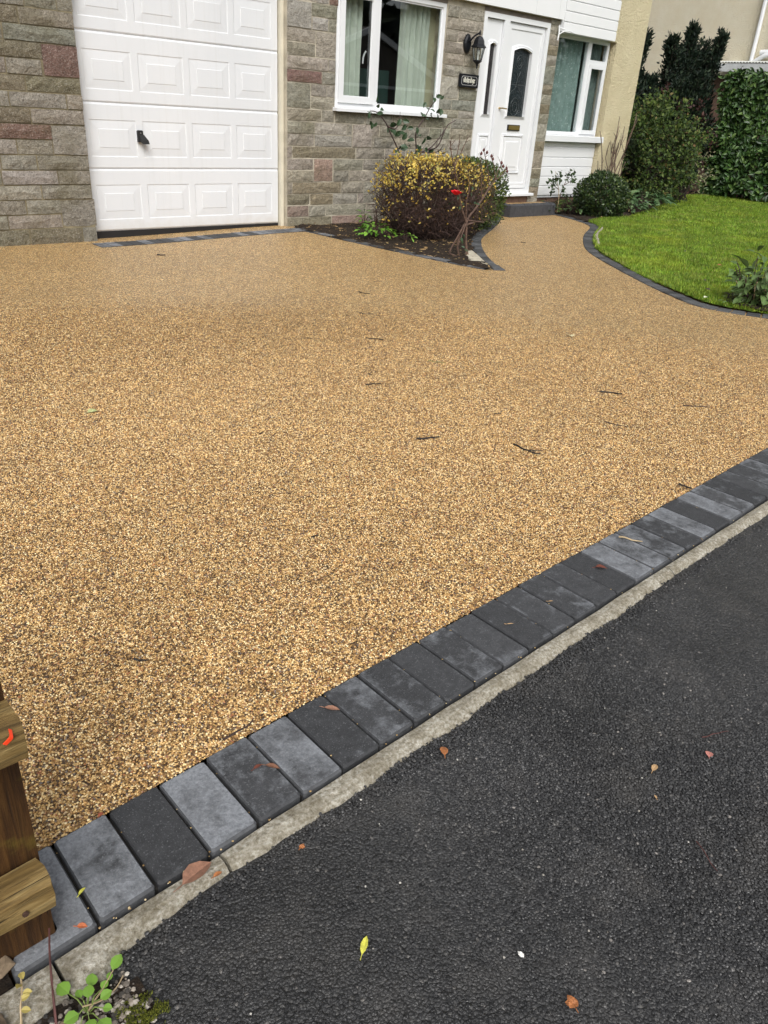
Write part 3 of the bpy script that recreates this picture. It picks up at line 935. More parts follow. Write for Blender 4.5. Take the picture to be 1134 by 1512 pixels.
# ================================================================== THE HOUSE
house = thing('house', (6.5, 7.4, 0.0), 'grey stone house with white garage door, white front door and cream render pier', 'house')
HP = house
STONES={'l':[(2.515,3.142,2.006,2.125,0),(2.495,2.75,1.887,2.006,0),(2.75,3.124,1.887,2.006,0),(2.436,2.711,1.767,1.887,0),(2.711,2.971,1.767,1.887,2),(2.971,3.107,1.767,1.887,0),(2.378,2.648,1.647,1.767,3),(2.648,3.101,1.647,1.767,0),(2.243,2.508,1.528,1.647,0),(2.508,3.1,1.528,1.647,2),(2.797,3.102,1.289,1.528,1),(2.395,2.805,1.409,1.528,3),(2.296,2.5,1.289,1.409,0),(2.5,2.788,1.289,1.409,0),(2.237,2.636,1.169,1.289,3),(2.636,3.103,1.169,1.289,3),(2.294,2.487,1.05,1.169,4),(2.487,2.962,1.05,1.169,0),(2.962,3.105,1.05,1.169,0),(2.244,2.642,0.93,1.05,3),(2.642,3.102,0.93,1.05,0),(2.345,2.804,0.811,0.93,1),(2.795,3.103,0.691,0.93,4),(2.153,2.495,0.691,0.811,4),(2.495,2.798,0.691,0.811,0),(2.112,2.345,0.572,0.691,0),(2.345,2.643,0.572,0.691,0),(2.643,3.1,0.572,0.691,0),(2.07,2.333,0.453,0.572,0),(2.333,2.807,0.453,0.572,4),(2.807,3.097,0.453,0.572,0),(2.131,2.648,0.333,0.453,4),(2.648,3.101,0.333,0.453,0),(2.798,3.117,0.094,0.333,0),(2.11,2.501,0.213,0.333,0),(2.501,2.806,0.213,0.333,0),(2.089,2.329,0.094,0.213,0),(2.329,2.8,0.094,0.213,0),(2.065,2.496,-0.07,0.094,3),(2.496,2.969,-0.07,0.094,3),(2.969,3.106,-0.07,0.094,0)],
'm':[(5.272,5.457,2.125,2.364,0),(5.457,5.634,2.125,2.364,0),(5.636,5.801,2.125,2.245,4),(5.801,5.922,2.125,2.245,1),(5.273,5.579,1.887,2.125,4),(5.578,5.912,2.006,2.125,2),(5.589,5.796,1.887,2.006,4),(5.796,5.913,1.887,2.006,2),(5.273,5.638,1.767,1.887,0),(5.273,5.635,1.647,1.767,0),(5.639,5.911,1.647,1.887,4),(5.273,5.808,1.528,1.647,0),(5.808,5.91,1.528,1.647,0),(5.273,5.729,1.409,1.528,1),(5.729,5.91,1.409,1.528,0),(5.273,5.581,1.169,1.409,2),(5.583,5.796,1.289,1.409,0),(5.796,5.908,1.289,1.409,0),(5.582,5.908,1.169,1.289,0),(5.277,5.735,1.05,1.169,0),(5.735,5.903,1.05,1.169,0),(5.917,6.347,1.05,1.169,2),(6.356,6.768,1.05,1.169,2),(6.778,7.315,1.05,1.169,0),(5.277,5.466,0.93,1.05,0),(5.466,5.641,0.93,1.05,0),(5.641,6.092,0.93,1.05,4),(6.092,6.17,0.93,1.05,0),(6.173,6.467,0.811,1.05,4),(6.463,6.573,0.93,1.05,0),(6.577,7.029,0.93,1.05,0),(5.277,5.636,0.811,0.93,0),(5.636,6.171,0.811,0.93,0),(6.471,6.508,0.811,0.93,0),(6.508,6.818,0.811,0.93,0),(6.818,7.242,0.811,0.93,0),(5.277,5.343,0.691,0.811,0),(5.343,6.235,0.691,0.811,3),(6.235,6.676,0.691,0.811,0),(6.676,7.014,0.691,0.811,0),(5.277,5.633,0.572,0.691,0),(5.909,6.35,0.572,0.691,2),(6.35,6.581,0.572,0.691,0),(6.581,7.066,0.572,0.691,0),(5.637,5.906,0.453,0.691,5),(5.277,5.635,0.453,0.572,0),(5.914,6.141,0.453,0.572,0),(6.141,6.496,0.453,0.572,0),(6.496,6.938,0.453,0.572,0),(5.278,5.344,0.333,0.453,0),(5.344,6.032,0.333,0.453,3),(6.032,6.374,0.333,0.453,0),(6.378,6.7,0.213,0.453,0),(5.278,5.59,0.213,0.333,3),(5.59,5.914,0.213,0.333,3),(5.914,6.289,0.213,0.333,0),(6.289,6.382,0.213,0.333,0),(5.278,5.576,0.094,0.213,5),(5.576,5.814,0.094,0.213,0),(5.814,6.427,0.094,0.213,0),(6.427,6.912,0.094,0.213,0),(5.278,5.906,-0.07,0.094,3),(5.906,6.436,-0.07,0.094,5),(6.436,7.026,-0.07,0.094,0),(7.026,7.526,-0.07,0.094,0),(7.526,7.886,-0.07,0.094,4),(7.886,8.165,-0.07,0.094,2),(6.912,7.192,0.094,0.213,0),(7.192,7.472,0.094,0.213,0),(7.472,7.832,0.094,0.213,2),(7.832,8.165,0.094,0.213,2),(6.7,7.2,0.213,0.333,0),(7.2,7.7,0.213,0.333,0),(7.7,7.9,0.213,0.333,0),(7.9,8.165,0.213,0.333,0),(6.7,6.98,0.333,0.453,2),(6.98,7.26,0.333,0.453,0),(7.26,7.54,0.333,0.453,4),(7.54,8.165,0.333,0.453,2),(6.938,7.218,0.453,0.572,0),(7.218,7.418,0.453,0.572,0),(7.418,7.698,0.453,0.572,0),(7.698,7.978,0.453,0.572,0),(7.978,8.165,0.453,0.572,0),(7.066,7.346,0.572,0.691,4),(7.346,7.626,0.572,0.691,0),(7.626,7.906,0.572,0.691,2),(7.906,8.165,0.572,0.691,0),(7.014,7.374,0.691,0.811,2),(7.374,7.654,0.691,0.811,0),(7.654,8.014,0.691,0.811,0),(8.014,8.165,0.691,0.811,0),(7.242,7.742,0.811,0.93,4),(7.742,7.942,0.811,0.93,4),(7.942,8.165,0.811,0.93,0),(7.029,7.389,0.93,1.05,0),(7.389,7.749,0.93,1.05,2),(7.749,8.165,0.93,1.05,0),(7.315,7.755,1.05,1.169,2),(7.755,8.165,1.05,1.169,0)],
'r':[(7.54,7.736,2.21,2.329,0),(7.741,8.186,2.21,2.329,0),(7.538,8.177,2.09,2.21,0),(7.534,7.737,1.971,2.09,0),(7.737,8.182,1.971,2.09,0),(7.527,7.911,1.852,1.971,0),(7.911,8.184,1.852,1.971,0),(7.529,7.884,1.732,1.852,0),(7.884,8.172,1.732,1.852,0),(7.528,7.742,1.613,1.732,0),(7.742,8.168,1.613,1.732,0),(7.527,7.837,1.374,1.613,4),(7.828,8.167,1.493,1.613,0),(7.846,8.171,1.374,1.493,2),(7.521,7.734,1.254,1.374,2),(7.734,8.166,1.254,1.374,2),(7.545,7.87,1.17,1.254,0),(7.87,8.165,1.17,1.254,0)],
'p':[(9.46,9.69,2.321,2.385,0),(9.46,9.69,2.217,2.321,0),(9.46,9.69,2.098,2.217,0),(9.46,9.69,1.982,2.098,3),(9.46,9.69,1.862,1.982,0),(9.46,9.69,1.639,1.862,2),(9.46,9.69,1.522,1.639,3),(9.46,9.69,1.406,1.522,0),(9.46,9.69,1.286,1.406,3),(9.46,9.69,1.173,1.286,2),(9.46,9.69,0.947,1.173,0),(9.46,9.69,0.822,0.947,3),(9.46,9.69,0.6,0.822,0),(9.46,9.69,0.472,0.6,3),(9.46,9.69,0.362,0.472,2),(9.46,9.69,0.234,0.362,3),(9.46,9.69,0.11,0.234,0),(9.46,9.69,-0.05,0.11,3)],
}

TONES = {0: (0.295, 0.270, 0.222), 1: (0.205, 0.126, 0.105), 2: (0.255, 0.252, 0.200), 3: (0.215, 0.188, 0.128), 4: (0.345, 0.318, 0.275), 5: (0.27, 0.200, 0.165)}
# shared rock-faced block shapes, one unit wide and high
def stone_mesh(seed, nx, nzr):
    rnd = random.Random(seed)
    me = bpy.data.meshes.new('stone')
    v, f = [], []
    for j in range(nzr + 1):
        for i in range(nx + 1):
            e = (i in (0, nx)) or (j in (0, nzr))
            x = i / nx; z = j / nzr
            if not e:
                x += rnd.uniform(-.25, .25) / nx; z += rnd.uniform(-.25, .25) / nzr
            else:
                if i not in (0, nx): x += rnd.uniform(-.2, .2) / nx
                if i in (0, nx): x += rnd.uniform(0, .012) * (1 if i == 0 else -1)
                if j in (0, nzr): z += rnd.uniform(0, .03) * (1 if j == 0 else -1)
            y = rnd.uniform(.003, .007) if e else rnd.uniform(-.010, .003)
            v.append((x, y, z))
    for j in range(nzr):
        for i in range(nx):
            k = j * (nx + 1) + i
            f.append((k, k + 1, k + nx + 2, k + nx + 1))
    ring = [i for i in range(nx + 1)] + [j * (nx + 1) + nx for j in range(1, nzr + 1)] + [nzr * (nx + 1) + i for i in range(nx - 1, -1, -1)] + [j * (nx + 1) for j in range(nzr - 1, 0, -1)]
    b = len(v)
    for k in ring: v.append((v[k][0], .045, v[k][2]))
    n = len(ring)
    for q in range(n):
        r = (q + 1) % n
        f.append((ring[q], b + q, b + r, ring[r]))
    me.from_pydata(v, [], f)
    me.materials.append(STONE)
    me.update()
    return me
SM = {'long': [stone_mesh(s, 6, 2) for s in range(8)], 'mid': [stone_mesh(20 + s, 4, 2) for s in range(6)], 'short': [stone_mesh(40 + s, 2, 2) for s in range(5)], 'big': [stone_mesh(60 + s, 4, 3) for s in range(6)]}
def lay(sec, wall, yf):
    rnd = random.Random(len(sec) * 7 + int(yf * 100))
    o0 = base_of(wall)
    for (x0, x1, z0, z1, t) in sec:
        w, h = x1 - x0, z1 - z0
        kind = 'big' if h > .18 else ('long' if w > .33 else ('mid' if w > .18 else 'short'))
        o = bpy.data.objects.new('stone', rnd.choice(SM[kind]))
        put(o, wall)
        j = 0.0042
        flip = rnd.random() < .5
        sx = w - 2 * j
        o.location = ((x1 - j if flip else x0 + j) - o0.x, yf + rnd.uniform(-.006, .004) - o0.y, z0 + j - o0.z)
        o.scale = (-sx if flip else sx, 1, h - 2 * j)
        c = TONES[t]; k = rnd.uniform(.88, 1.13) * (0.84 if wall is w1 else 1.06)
        o.color = (c[0] * k * rnd.uniform(.96, 1.05), c[1] * k, c[2] * k * rnd.uniform(.93, 1.05), 1)
# garage-side wall, with more courses beyond the frame to the left
rnd = random.Random(4)
left = list(STONES['l'])
zz = [-.07] + [.094 + .1195 * k for k in range(0, 20)]
for a, b in zip(zz, zz[1:]):
    m_ = (a + b) / 2
    starts = [s[0] for s in left if s[2] - .01 <= m_ <= s[3] + .01]
    x = min(starts) if starts else 3.105
    while x > .95:
        w = rnd.choice((.22, .3, .38, .46))
        left.append((x - w, x, a, b, rnd.choice((0, 0, 3, 2, 4)))); x -= w
def wall_part(boxes, mat):
    mb = MB()
    for bx in boxes: mb.box(*bx)
    return mb.build('wall', mat, HP)
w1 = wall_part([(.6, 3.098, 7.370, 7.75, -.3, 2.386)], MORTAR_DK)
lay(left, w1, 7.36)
w2 = wall_part([(5.276, 5.908, 7.390, 7.75, -.3, 2.386), (5.908, 7.532, 7.390, 7.75, -.3, 1.165)], MORTAR_LT)
lay(STONES['m'], w2, 7.38)
w3 = wall_part([(7.532, 8.168, 7.390, 7.75, -.3, 2.386)], MORTAR_LT)
lay(STONES['r'], w3, 7.38)
# reveal stones down the garage side of the window wall
rv_ = random.Random(9)
for k in range(0, 20):
    z0, z1 = zz[k], zz[k + 1]
w4 = wall_part([(9.463, 9.694, 7.390, 7.60, .0, 2.386)], MORTAR_LT)
lay(STONES['p'], w4, 7.38)
lm = MB(); lm.box(5.908, 7.532, 7.388, 7.75, 2.335, 2.386); lm.box(8.168, 9.463, 7.388, 7.75, 2.333, 2.386)
lm.build('lintel', mat_simple('grey_lintel', (0.20, 0.17, 0.145), 0.9, 0.2, 14.0, 0.5), HP)

# ---- garage door
gb = MB()
gb.box(3.06, 5.226, 7.490, 7.56, .028, 2.215)
gd = gb.build('garage_door', GSTEEL, HP)
zs = [.028 + .5452 * k for k in range(5)]
for k in range(4):
    mb = MB()
    z0, z1 = zs[k] + .004, zs[k + 1] - .004
    # section skin with rolled top and bottom edges
    prof = [(7.490, z0), (7.483, z0 + .004), (7.480, z0 + .012), (7.480, z1 - .014), (7.484, z1 - .005), (7.490, z1)]
    # skin, leaving the four pressed fields out
    P0, P1 = z0 + .098, z1 - .132
    cells = [(3.185, 3.632), (3.697, 4.150), (4.212, 4.653), (4.716, 5.145)]
    vx = [3.06] + [c for ab in cells for c in ab] + [5.222]
    rowsz = [(prof[i][1], prof[i][0]) for i in range(3)] + [(P0, 7.480), (P1, 7.480)] + [(prof[i][1], prof[i][0]) for i in range(3, 6)]
    for q in range(len(rowsz) - 1):
        for i in range(len(vx) - 1):
            if q == 3 and i % 2 == 1: continue
            (za, ya), (zc, yc) = rowsz[q], rowsz[q + 1]
            mb.add([(vx[i], ya, za), (vx[i + 1], ya, za), (vx[i + 1], yc, zc), (vx[i], yc, zc)], [(0, 1, 2, 3)])
    mb.build('door_section', GSTEEL, gd)
    for (a, b) in cells:
        pm = MB()
        rings = []
        for ins, y in ((0, 7.480), (.007, 7.4836), (.014, 7.4836), (.078, 7.4798), (.083, 7.4772)):
            rings.append([(a + ins, y, P0 + ins * .95), (b - ins, y, P0 + ins * .95), (b - ins, y, P1 - ins * .95), (a + ins, y, P1 - ins * .95)])
        vs = [p for r in rings for p in r]
        fs = []
        for r in range(4):
            for i in range(4):
                j = (i + 1) % 4
                fs.append((r * 4 + i, r * 4 + j, r * 4 + 4 + j, r * 4 + 4 + i))
        fs.append((16, 17, 18, 19))
        pm.add(vs, fs)
        pm.build('raised_panel', GSTEEL, gd)
mb = MB(); mb.box(3.06, 5.226, 7.484, 7.53, -.045, .026); mb.build('bottom_seal', RUBBER, gd)
mb = MB()
mb.bevbox(3.632, 3.684, 7.452, 7.479, .805, .905, .006)
mb.add([(3.640, 7.452, .815), (3.690, 7.452, .815), (3.690, 7.452, .870), (3.640, 7.452, .870), (3.652, 7.405, .792), (3.720, 7.405, .792), (3.715, 7.412, .822), (3.655, 7.412, .822)],
       [(0, 1, 2, 3), (4, 7, 6, 5), (0, 4, 5, 1), (1, 5, 6, 2), (2, 6, 7, 3), (3, 7, 4, 0)])
gh = mb.build('door_handle', RUBBER, gd)
mb = MB(); mb.tube([(3.658, 7.452, .882), (3.658, 7.447, .882)], .007, n=8); mb.build('lock', mat_simple('steel_lock', (.5, .5, .5), .35, metallic=.9), gd)
gf = MB()
gf.box(5.236, 5.272, 7.440, 7.56, -.03, 2.25); gf.box(3.02, 3.055, 7.440, 7.56, -.06, 2.25); gf.box(3.055, 5.236, 7.440, 7.56, 2.215, 2.25)
gf.build('garage_frame', CREAMWOOD, HP)
gx = MB(); gx.box(3.0, 5.3, 7.50, 7.60, 2.25, 2.386); gx.box(5.2275, 5.2355, 7.50, 7.56, -.03, 2.215); gx.build('garage_head', RUBBER, HP)

# ---- left window
wf = MB()
wf.frame(5.912, 7.528, 1.204, 2.333, .045, 7.398, 7.45)
wf.box(6.445, 6.520, 7.398, 7.45, 1.249, 2.288)
wi = wf.build('window', UPVC, HP)
mb = MB(); mb.frame(5.952, 6.462, 1.252, 2.296, .066, 7.378, 7.396); mb.frame(6.012, 6.402, 1.312, 2.236, .012, 7.386, 7.400); mb.build('sash', UPVC, wi)
mb = MB(); mb.frame(6.520, 7.483, 1.249, 2.288, .018, 7.412, 7.440); mb.build('glazing_bead', UPVC, wi)
mb = MB(); mb.box(6.018, 6.400, 7.405, 7.411, 1.318, 2.230); mb.build('glass_pane', GLASS, wi)
mb = MB(); mb.box(6.538, 7.466, 7.418, 7.424, 1.266, 2.271); mb.build('glass_pane', GLASS, wi)
mb = MB(); mb.bevbox(5.880, 7.600, 7.315, 7.396, 1.168, 1.203, .006); mb.build('sill', UPVC, wi)
mb = MB(); mb.tube([(6.360, 7.430, 1.765), (6.352, 7.445, 1.74), (6.342, 7.452, 1.70), (6.335, 7.448, 1.645)], .010, .008, 6); mb.build('window_handle', UPVC, wi)
# dim room behind it
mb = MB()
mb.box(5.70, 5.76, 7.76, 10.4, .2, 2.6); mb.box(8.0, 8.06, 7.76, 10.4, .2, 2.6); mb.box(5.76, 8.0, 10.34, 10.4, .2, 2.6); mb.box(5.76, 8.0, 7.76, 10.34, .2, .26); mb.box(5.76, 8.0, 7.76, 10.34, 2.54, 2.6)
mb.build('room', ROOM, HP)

# ---- front door with side light
df = MB()
df.frame(8.170, 9.460, .286, 2.332, .055, 7.376, 7.47)
df.box(8.552, 8.650, 7.376, 7.47, .341, 2.277)
fd = df.build('front_door', UPVC, HP)
def arch(x0, x1, z0, zs_, rise, n=8):
    """outline of an opening with a shallow arched head (ccw seen from the front)"""
    pts = [(x0, z0), (x1, z0), (x1, zs_)]
    for i in range(1, n):
        t = i / n
        pts.append((x1 + (x0 - x1) * t, zs_ + rise * math.sin(math.pi * t)))
    pts.append((x0, zs_))
    return pts
def ring_of(outer, inner, y0, y1, mb, yin=None):
    n = len(outer)
    yin = y0 if yin is None else yin
    vs = [(p[0], y0, p[1]) for p in outer] + [(p[0], yin, p[1]) for p in inner] + [(p[0], y1, p[1]) for p in inner] + [(p[0], y1, p[1]) for p in outer]
    fs = []
    for i in range(n):
        j = (i + 1) % n
        for a, b in ((0, n), (n, 2 * n), (3 * n, 0)):
            fs.append((a + i, a + j, b + j, b + i))
    mb.add(vs, fs)
def slab_with_hole(x0, x1, z0, z1, hole, y0, y1, mb):
    """leaf with one opening: fills the face from the outline to the opening"""
    hx0 = min(p[0] for p in hole); hx1 = max(p[0] for p in hole); hz0 = min(p[1] for p in hole); hs = hole[2][1]
    mb.box(x0, hx0, y0, y1, z0, z1); mb.box(hx1, x1, y0, y1, z0, z1); mb.box(hx0, hx1, y0, y1, z0, hz0)
    top = hole[2:]
    vs, fs = [], []
    n = len(top)
    for y in (y0, y1):
        vs += [(p[0], y, p[1]) for p in top] + [(p[0], y, z1) for p in top]
    for i in range(n - 1):
        fs.append((i, n + i, n + i + 1, i + 1)); fs.append((2 * n + i, 2 * n + i + 1, 3 * n + i + 1, 3 * n + i)); fs.append((i, i + 1, 2 * n + i + 1, 2 * n + i))
    mb.add(vs, fs)
# leaf
hole = arch(8.800, 9.166, 1.232, 1.975, .040)
mb = MB(); slab_with_hole(8.656, 9.398, .346, 2.272, hole, 7.408, 7.455, mb)
mb.frame(8.672, 9.384, .362, 2.250, .045, 7.398, 7.4075)
mb.build('door_leaf', UPVC, fd)
def moulding(outer, inner, y, mb, h=.012):
    ring_of(outer, inner, y - .001, y + .001, mb, y - h)
def grow(p, d):
    cx = (min(q[0] for q in p) + max(q[0] for q in p)) / 2; cz = (min(q[1] for q in p) + max(q[1] for q in p)) / 2
    return [(q[0] + (d if q[0] > cx + 1e-6 else (-d if q[0] < cx - 1e-6 else 0)), q[1] + (d if q[1] > cz else -d)) for q in p]
def dress(hole_or_rect, widths, y, parent):
    """stepped moulding round an opening or a field"""
    mb = MB()
    p = hole_or_rect
    for w, h in widths:
        q = grow(p, w)
        n = len(p)
        ring_of(q, p, y - .0005, y + .002, mb, y - h)
        p = q
    return mb.build('moulding', UPVC, parent)
dress(hole, [(.018, .024), (.018, .010)], 7.408, fd)
def rect(x0, x1, z0, z1): return [(x0, z0), (x1, z0), (x1, z1), (x0, z1)]
dress(rect(8.786, 9.184, .549, 1.000), [(.014, .022), (.012, .010)], 7.408, fd)
mb = MB()
vs = []
for ins, y in ((0, 7.407), (.010, 7.398), (.050, 7.398), (.060, 7.390)):
    vs += [(8.800 + ins, y, .563 + ins), (9.170 - ins, y, .563 + ins), (9.170 - ins, y, .986 - ins), (8.800 + ins, y, .986 - ins)]
mb.add(vs, [(r * 4 + i, r * 4 + (i + 1) % 4, r * 4 + 4 + (i + 1) % 4, r * 4 + 4 + i) for r in range(3) for i in range(4)] + [(12, 13, 14, 15)])
mb.build('raised_panel', UPVC, fd)
mb = MB(); mb.box(8.70, 9.36, 7.396, 7.4075, .395, .415); mb.box(8.70, 9.36, 7.388, 7.4075, .348, .372); mb.build('weather_bar', UPVC, fd)
# side light
sh = arch(8.335, 8.455, 1.236, 2.000, .026, 6)
mb = MB(); slab_with_hole(8.232, 8.546, .348, 2.270, sh, 7.410, 7.455, mb); mb.build('side_panel', UPVC, fd)
dress(sh, [(.016, .022), (.020, .010)], 7.410, fd)
dress(rect(8.308, 8.486, .549, .990), [(.012, .020), (.010, .010)], 7.410, fd)
mb = MB()
vs = []
for ins, y in ((0, 7.409), (.010, 7.400), (.034, 7.400), (.042, 7.394)):
    vs += [(8.320 + ins, y, .561 + ins), (8.474 - ins, y, .561 + ins), (8.474 - ins, y, .978 - ins), (8.320 + ins, y, .978 - ins)]
mb.add(vs, [(r * 4 + i, r * 4 + (i + 1) % 4, r * 4 + 4 + (i + 1) % 4, r * 4 + 4 + i) for r in range(3) for i in range(4)] + [(12, 13, 14, 15)])
mb.build('raised_panel', UPVC, fd)
# obscured glass
def mat_obscure(name, col):
    t = NT(name)
    v = t.n('TexVoronoi', feature='F1'); v.inputs['Scale'].default_value = 95.0
    mp = t.n('Mapping'); mp.inputs['Scale'].default_value = (1, 1, .45); t.l(t.pos(), mp.inputs['Vector']); t.l(mp.outputs[0], v.inputs['Vector'])
    nrm = t.bump(v.outputs['Distance'], .55, .006)
    c = t.ramp(t.noise(5.0, 3.0), [(.3, col), (.7, tuple(k * 1.8 for k in col))])
    return t.done(c, .12, nrm, .6)
OBS = mat_obscure('obscured_glass', (.008, .013, .015)); OBS2 = mat_obscure('dark_side_glass', (.012, .010, .010))
def pane(out, y, mat, parent):
    mb = MB(); n = len(out)
    mb.add([(p[0], y, p[1]) for p in out] + [(p[0], y + .008, p[1]) for p in out], [tuple(range(n)), tuple(range(2 * n - 1, n - 1, -1))])
    return mb.build('glass_pane', mat, parent)
pane(hole, 7.428, OBS, fd); pane(sh, 7.430, OBS2, fd)
# lead lines on the door glass
mb = MB()
LY = 7.4265
def lead(pts, r=.0022): mb.tube([(p[0], LY, p[1]) for p in pts], r, n=4)
cx = 8.983
lead([(8.835, 1.232), (8.835, 1.985)]); lead([(9.131, 1.232), (9.131, 1.985)])
lead([(8.835, 1.60), (9.131, 1.60)])
for zc, rr in ((1.86, .075), (1.345, .105)):
    lead([(cx + rr * .8 * math.cos(t), zc + rr * math.sin(t)) for t in [2 * math.pi * k / 16 for k in range(17)]])
    lead([(cx + rr * .45 * math.cos(t), zc + rr * .55 * math.sin(t)) for t in [2 * math.pi * k / 12 for k in range(13)]])
for s in (-1, 1):
    lead([(cx + s * .148, 1.45), (cx + s * .10, 1.52), (cx + s * .03, 1.56), (cx, 1.68), (cx + s * .05, 1.76)])
    lead([(cx, 1.232), (cx + s * .07, 1.27), (cx + s * .148, 1.30)])
mb.build('leading', mat_simple('lead_came', (.09, .10, .10), .5, .2, metallic=.4), fd)
mb = MB()
mb.bevbox(8.600, 8.626, 7.392, 7.4035, 1.148, 1.352, .003)
mb.tube([(8.613, 7.392, 1.318), (8.613, 7.355, 1.318)], .010, n=8)
mb.tube([(8.613, 7.355, 1.318), (8.66, 7.350, 1.320), (8.745, 7.352, 1.314)], .009, .008, 8)
mb.build('door_handle', BRASS, fd)
mb = MB(); mb.bevbox(8.860, 9.112, 7.394, 7.4075, 1.064, 1.134, .004); mb.build('letterbox', RUBBER, fd)
mb = MB(); mb.bevbox(8.875, 9.100, 7.387, 7.3935, 1.074, 1.124, .003); mb.build('letterbox_flap', BRASS_OLD, fd)
mb = MB(); mb.bevbox(8.150, 9.520, 7.325, 7.40, .252, .285, .006); mb.build('threshold', UPVC, fd)
mb = MB(); mb.box(8.170, 9.462, 7.385, 7.60, -.2, .2505); mb.build('door_plinth', BRICK, HP)

# ---- right-hand window, cladding below and above
cb = MB(); cb.box(9.697, 11.10, 7.512, 7.60, .20, .95); cb.box(9.66, 10.942, 7.372, 7.60, 2.264, 4.8)
cl = cb.build('cladding', mat_simple('white_cladding_backing', (.60, .61, .62), .6, .05), HP)
cl['kind'] = 'stuff'
mb = MB(); mb.box(9.697, 11.12, 7.53, 7.60, -.1, .198); mb.build('plinth', BRICK, HP)
BOARD = mat_simple('white_clad_board', (.79, .80, .805), .35, .025, 2.0)
def board(x0, x1, z0, z1, y, parent):
    """shiplap board: leans out at the foot, tucks under the next at the top"""
    mb = MB()
    prof = [(y + .012, z0), (y, z0 + .003), (y, z1 - .016), (y + .009, z1 - .011), (y + .012, z1)]
    n = len(prof)
    for x in (x0, x1): mb.v += [(x, p[0], p[1]) for p in prof]
    for i in range(n - 1): mb.f.append((i, n + i, n + i + 1, i + 1))
    mb.f.append(tuple(range(n))); mb.f.append(tuple(range(2 * n - 1, n - 1, -1)))
    return mb.build('cladding_board', BOARD, parent)
zb_ = [.232, .364, .492, .620, .748, .886]
for a, b in zip(zb_, zb_[1:]): board(9.698, 11.098, a, b - .001, 7.500, cl)
board(9.698, 11.098, .886, .956, 7.500, cl)
z = 2.262
while z < 4.7:
    board(9.712, 10.945, z, z + .1215, 7.358, cl); z += .1225
wf = MB()
wf.frame(9.697, 11.050, 1.040, 2.262, .045, 7.503, 7.56)
wf.box(10.540, 10.622, 7.503, 7.56, 1.085, 2.217)
wf.box(10.622, 11.005, 7.503, 7.56, 1.945, 2.012)
w2i = wf.build('window', UPVC, HP)
mb = MB(); mb.frame(10.618, 11.012, 1.066, 1.958, .052, 7.486, 7.501); mb.build('sash', UPVC, w2i)
for (a, b, c, d) in ((9.742, 10.540, 1.085, 2.217), (10.670, 10.960, 1.118, 1.906), (10.622, 11.005, 2.012, 2.217)):
    mb = MB(); mb.box(a, b, 7.515, 7.521, c, d); mb.build('glass_pane', GLASS, w2i)
mb = MB(); mb.bevbox(9.700, 11.150, 7.405, 7.502, .957, 1.038, .008); mb.build('sill', UPVC, w2i)
mb = MB()
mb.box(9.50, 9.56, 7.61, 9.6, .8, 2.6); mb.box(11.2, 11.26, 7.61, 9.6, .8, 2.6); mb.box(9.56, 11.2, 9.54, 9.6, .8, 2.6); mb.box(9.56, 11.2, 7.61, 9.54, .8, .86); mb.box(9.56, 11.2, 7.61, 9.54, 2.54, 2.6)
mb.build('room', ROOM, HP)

# ---- cream rendered pier at the corner, gable wall and roof going up out of the picture
mb = MB()
mb.box(11.115, 11.835, 7.437, 7.7, -.2, 5.0); mb.box(10.952, 11.115, 7.437, 7.7, 2.264, 5.0)
mb.build('render_pier', RENDER, HP)
mb = MB(); mb.box(11.20, 11.830, 7.70, 15.2, -.2, 5.0); mb.box(.6, 11.2, 15.0, 15.2, -.2, 5.0); mb.box(.6, .8, 7.75, 15.0, -.2, 5.0)
mb.build('side_wall', RENDER, HP)
# white flat fascia panels over garage, window and door
FASC = mat_simple('white_fascia', (.79, .80, .805), .35, .02, 2.0)
for a, b in ((.6, 1.87), (1.874, 3.07), (3.074, 4.27), (4.274, 5.47), (5.474, 6.67), (6.674, 7.868), (7.872, 9.058), (9.062, 9.535), (9.539, 9.658)):
    mb = MB(); mb.box(a, b, 7.325, 7.372, 2.390, 3.3); mb.build('fascia_panel', FASC, HP)
mb = MB(); mb.box(.6, 9.655, 7.374, 7.75, 2.3865, 5.0); mb.build('upper_wall', RENDER, HP)
mb = MB()
for k in range(2):
    mb.add([(.3, 7.0, 4.9), (12.1, 7.0, 4.9), (12.1, 11.3, 7.6), (.3, 11.3, 7.6), (.3, 15.6, 4.9), (12.1, 15.6, 4.9)], [(0, 1, 2, 3), (3, 2, 5, 4)]) if k == 0 else None
mb.build('roof', mat_simple('brown_roof_tile', (.10, .07, .055), .8, .3, 6.0, .5), HP)
# little white bracket below the cladding corner
mb = MB()
mb.tube([(9.605, 7.350, 2.325), (9.600, 7.335, 2.24), (9.588, 7.335, 2.155)], .011, .009, 6)
mb.tube([(9.605, 7.345, 2.300), (9.70, 7.325, 2.285)], .010, n=6)
mb.tube([(9.60, 7.335, 2.225), (9.68, 7.322, 2.262), (9.80, 7.325, 2.278), (9.91, 7.335, 2.266)], .008, .006, 6)
tag(mb.build('cable_bracket', UPVC), 'small bent white bracket at the lower corner of the upper cladding', 'bracket')

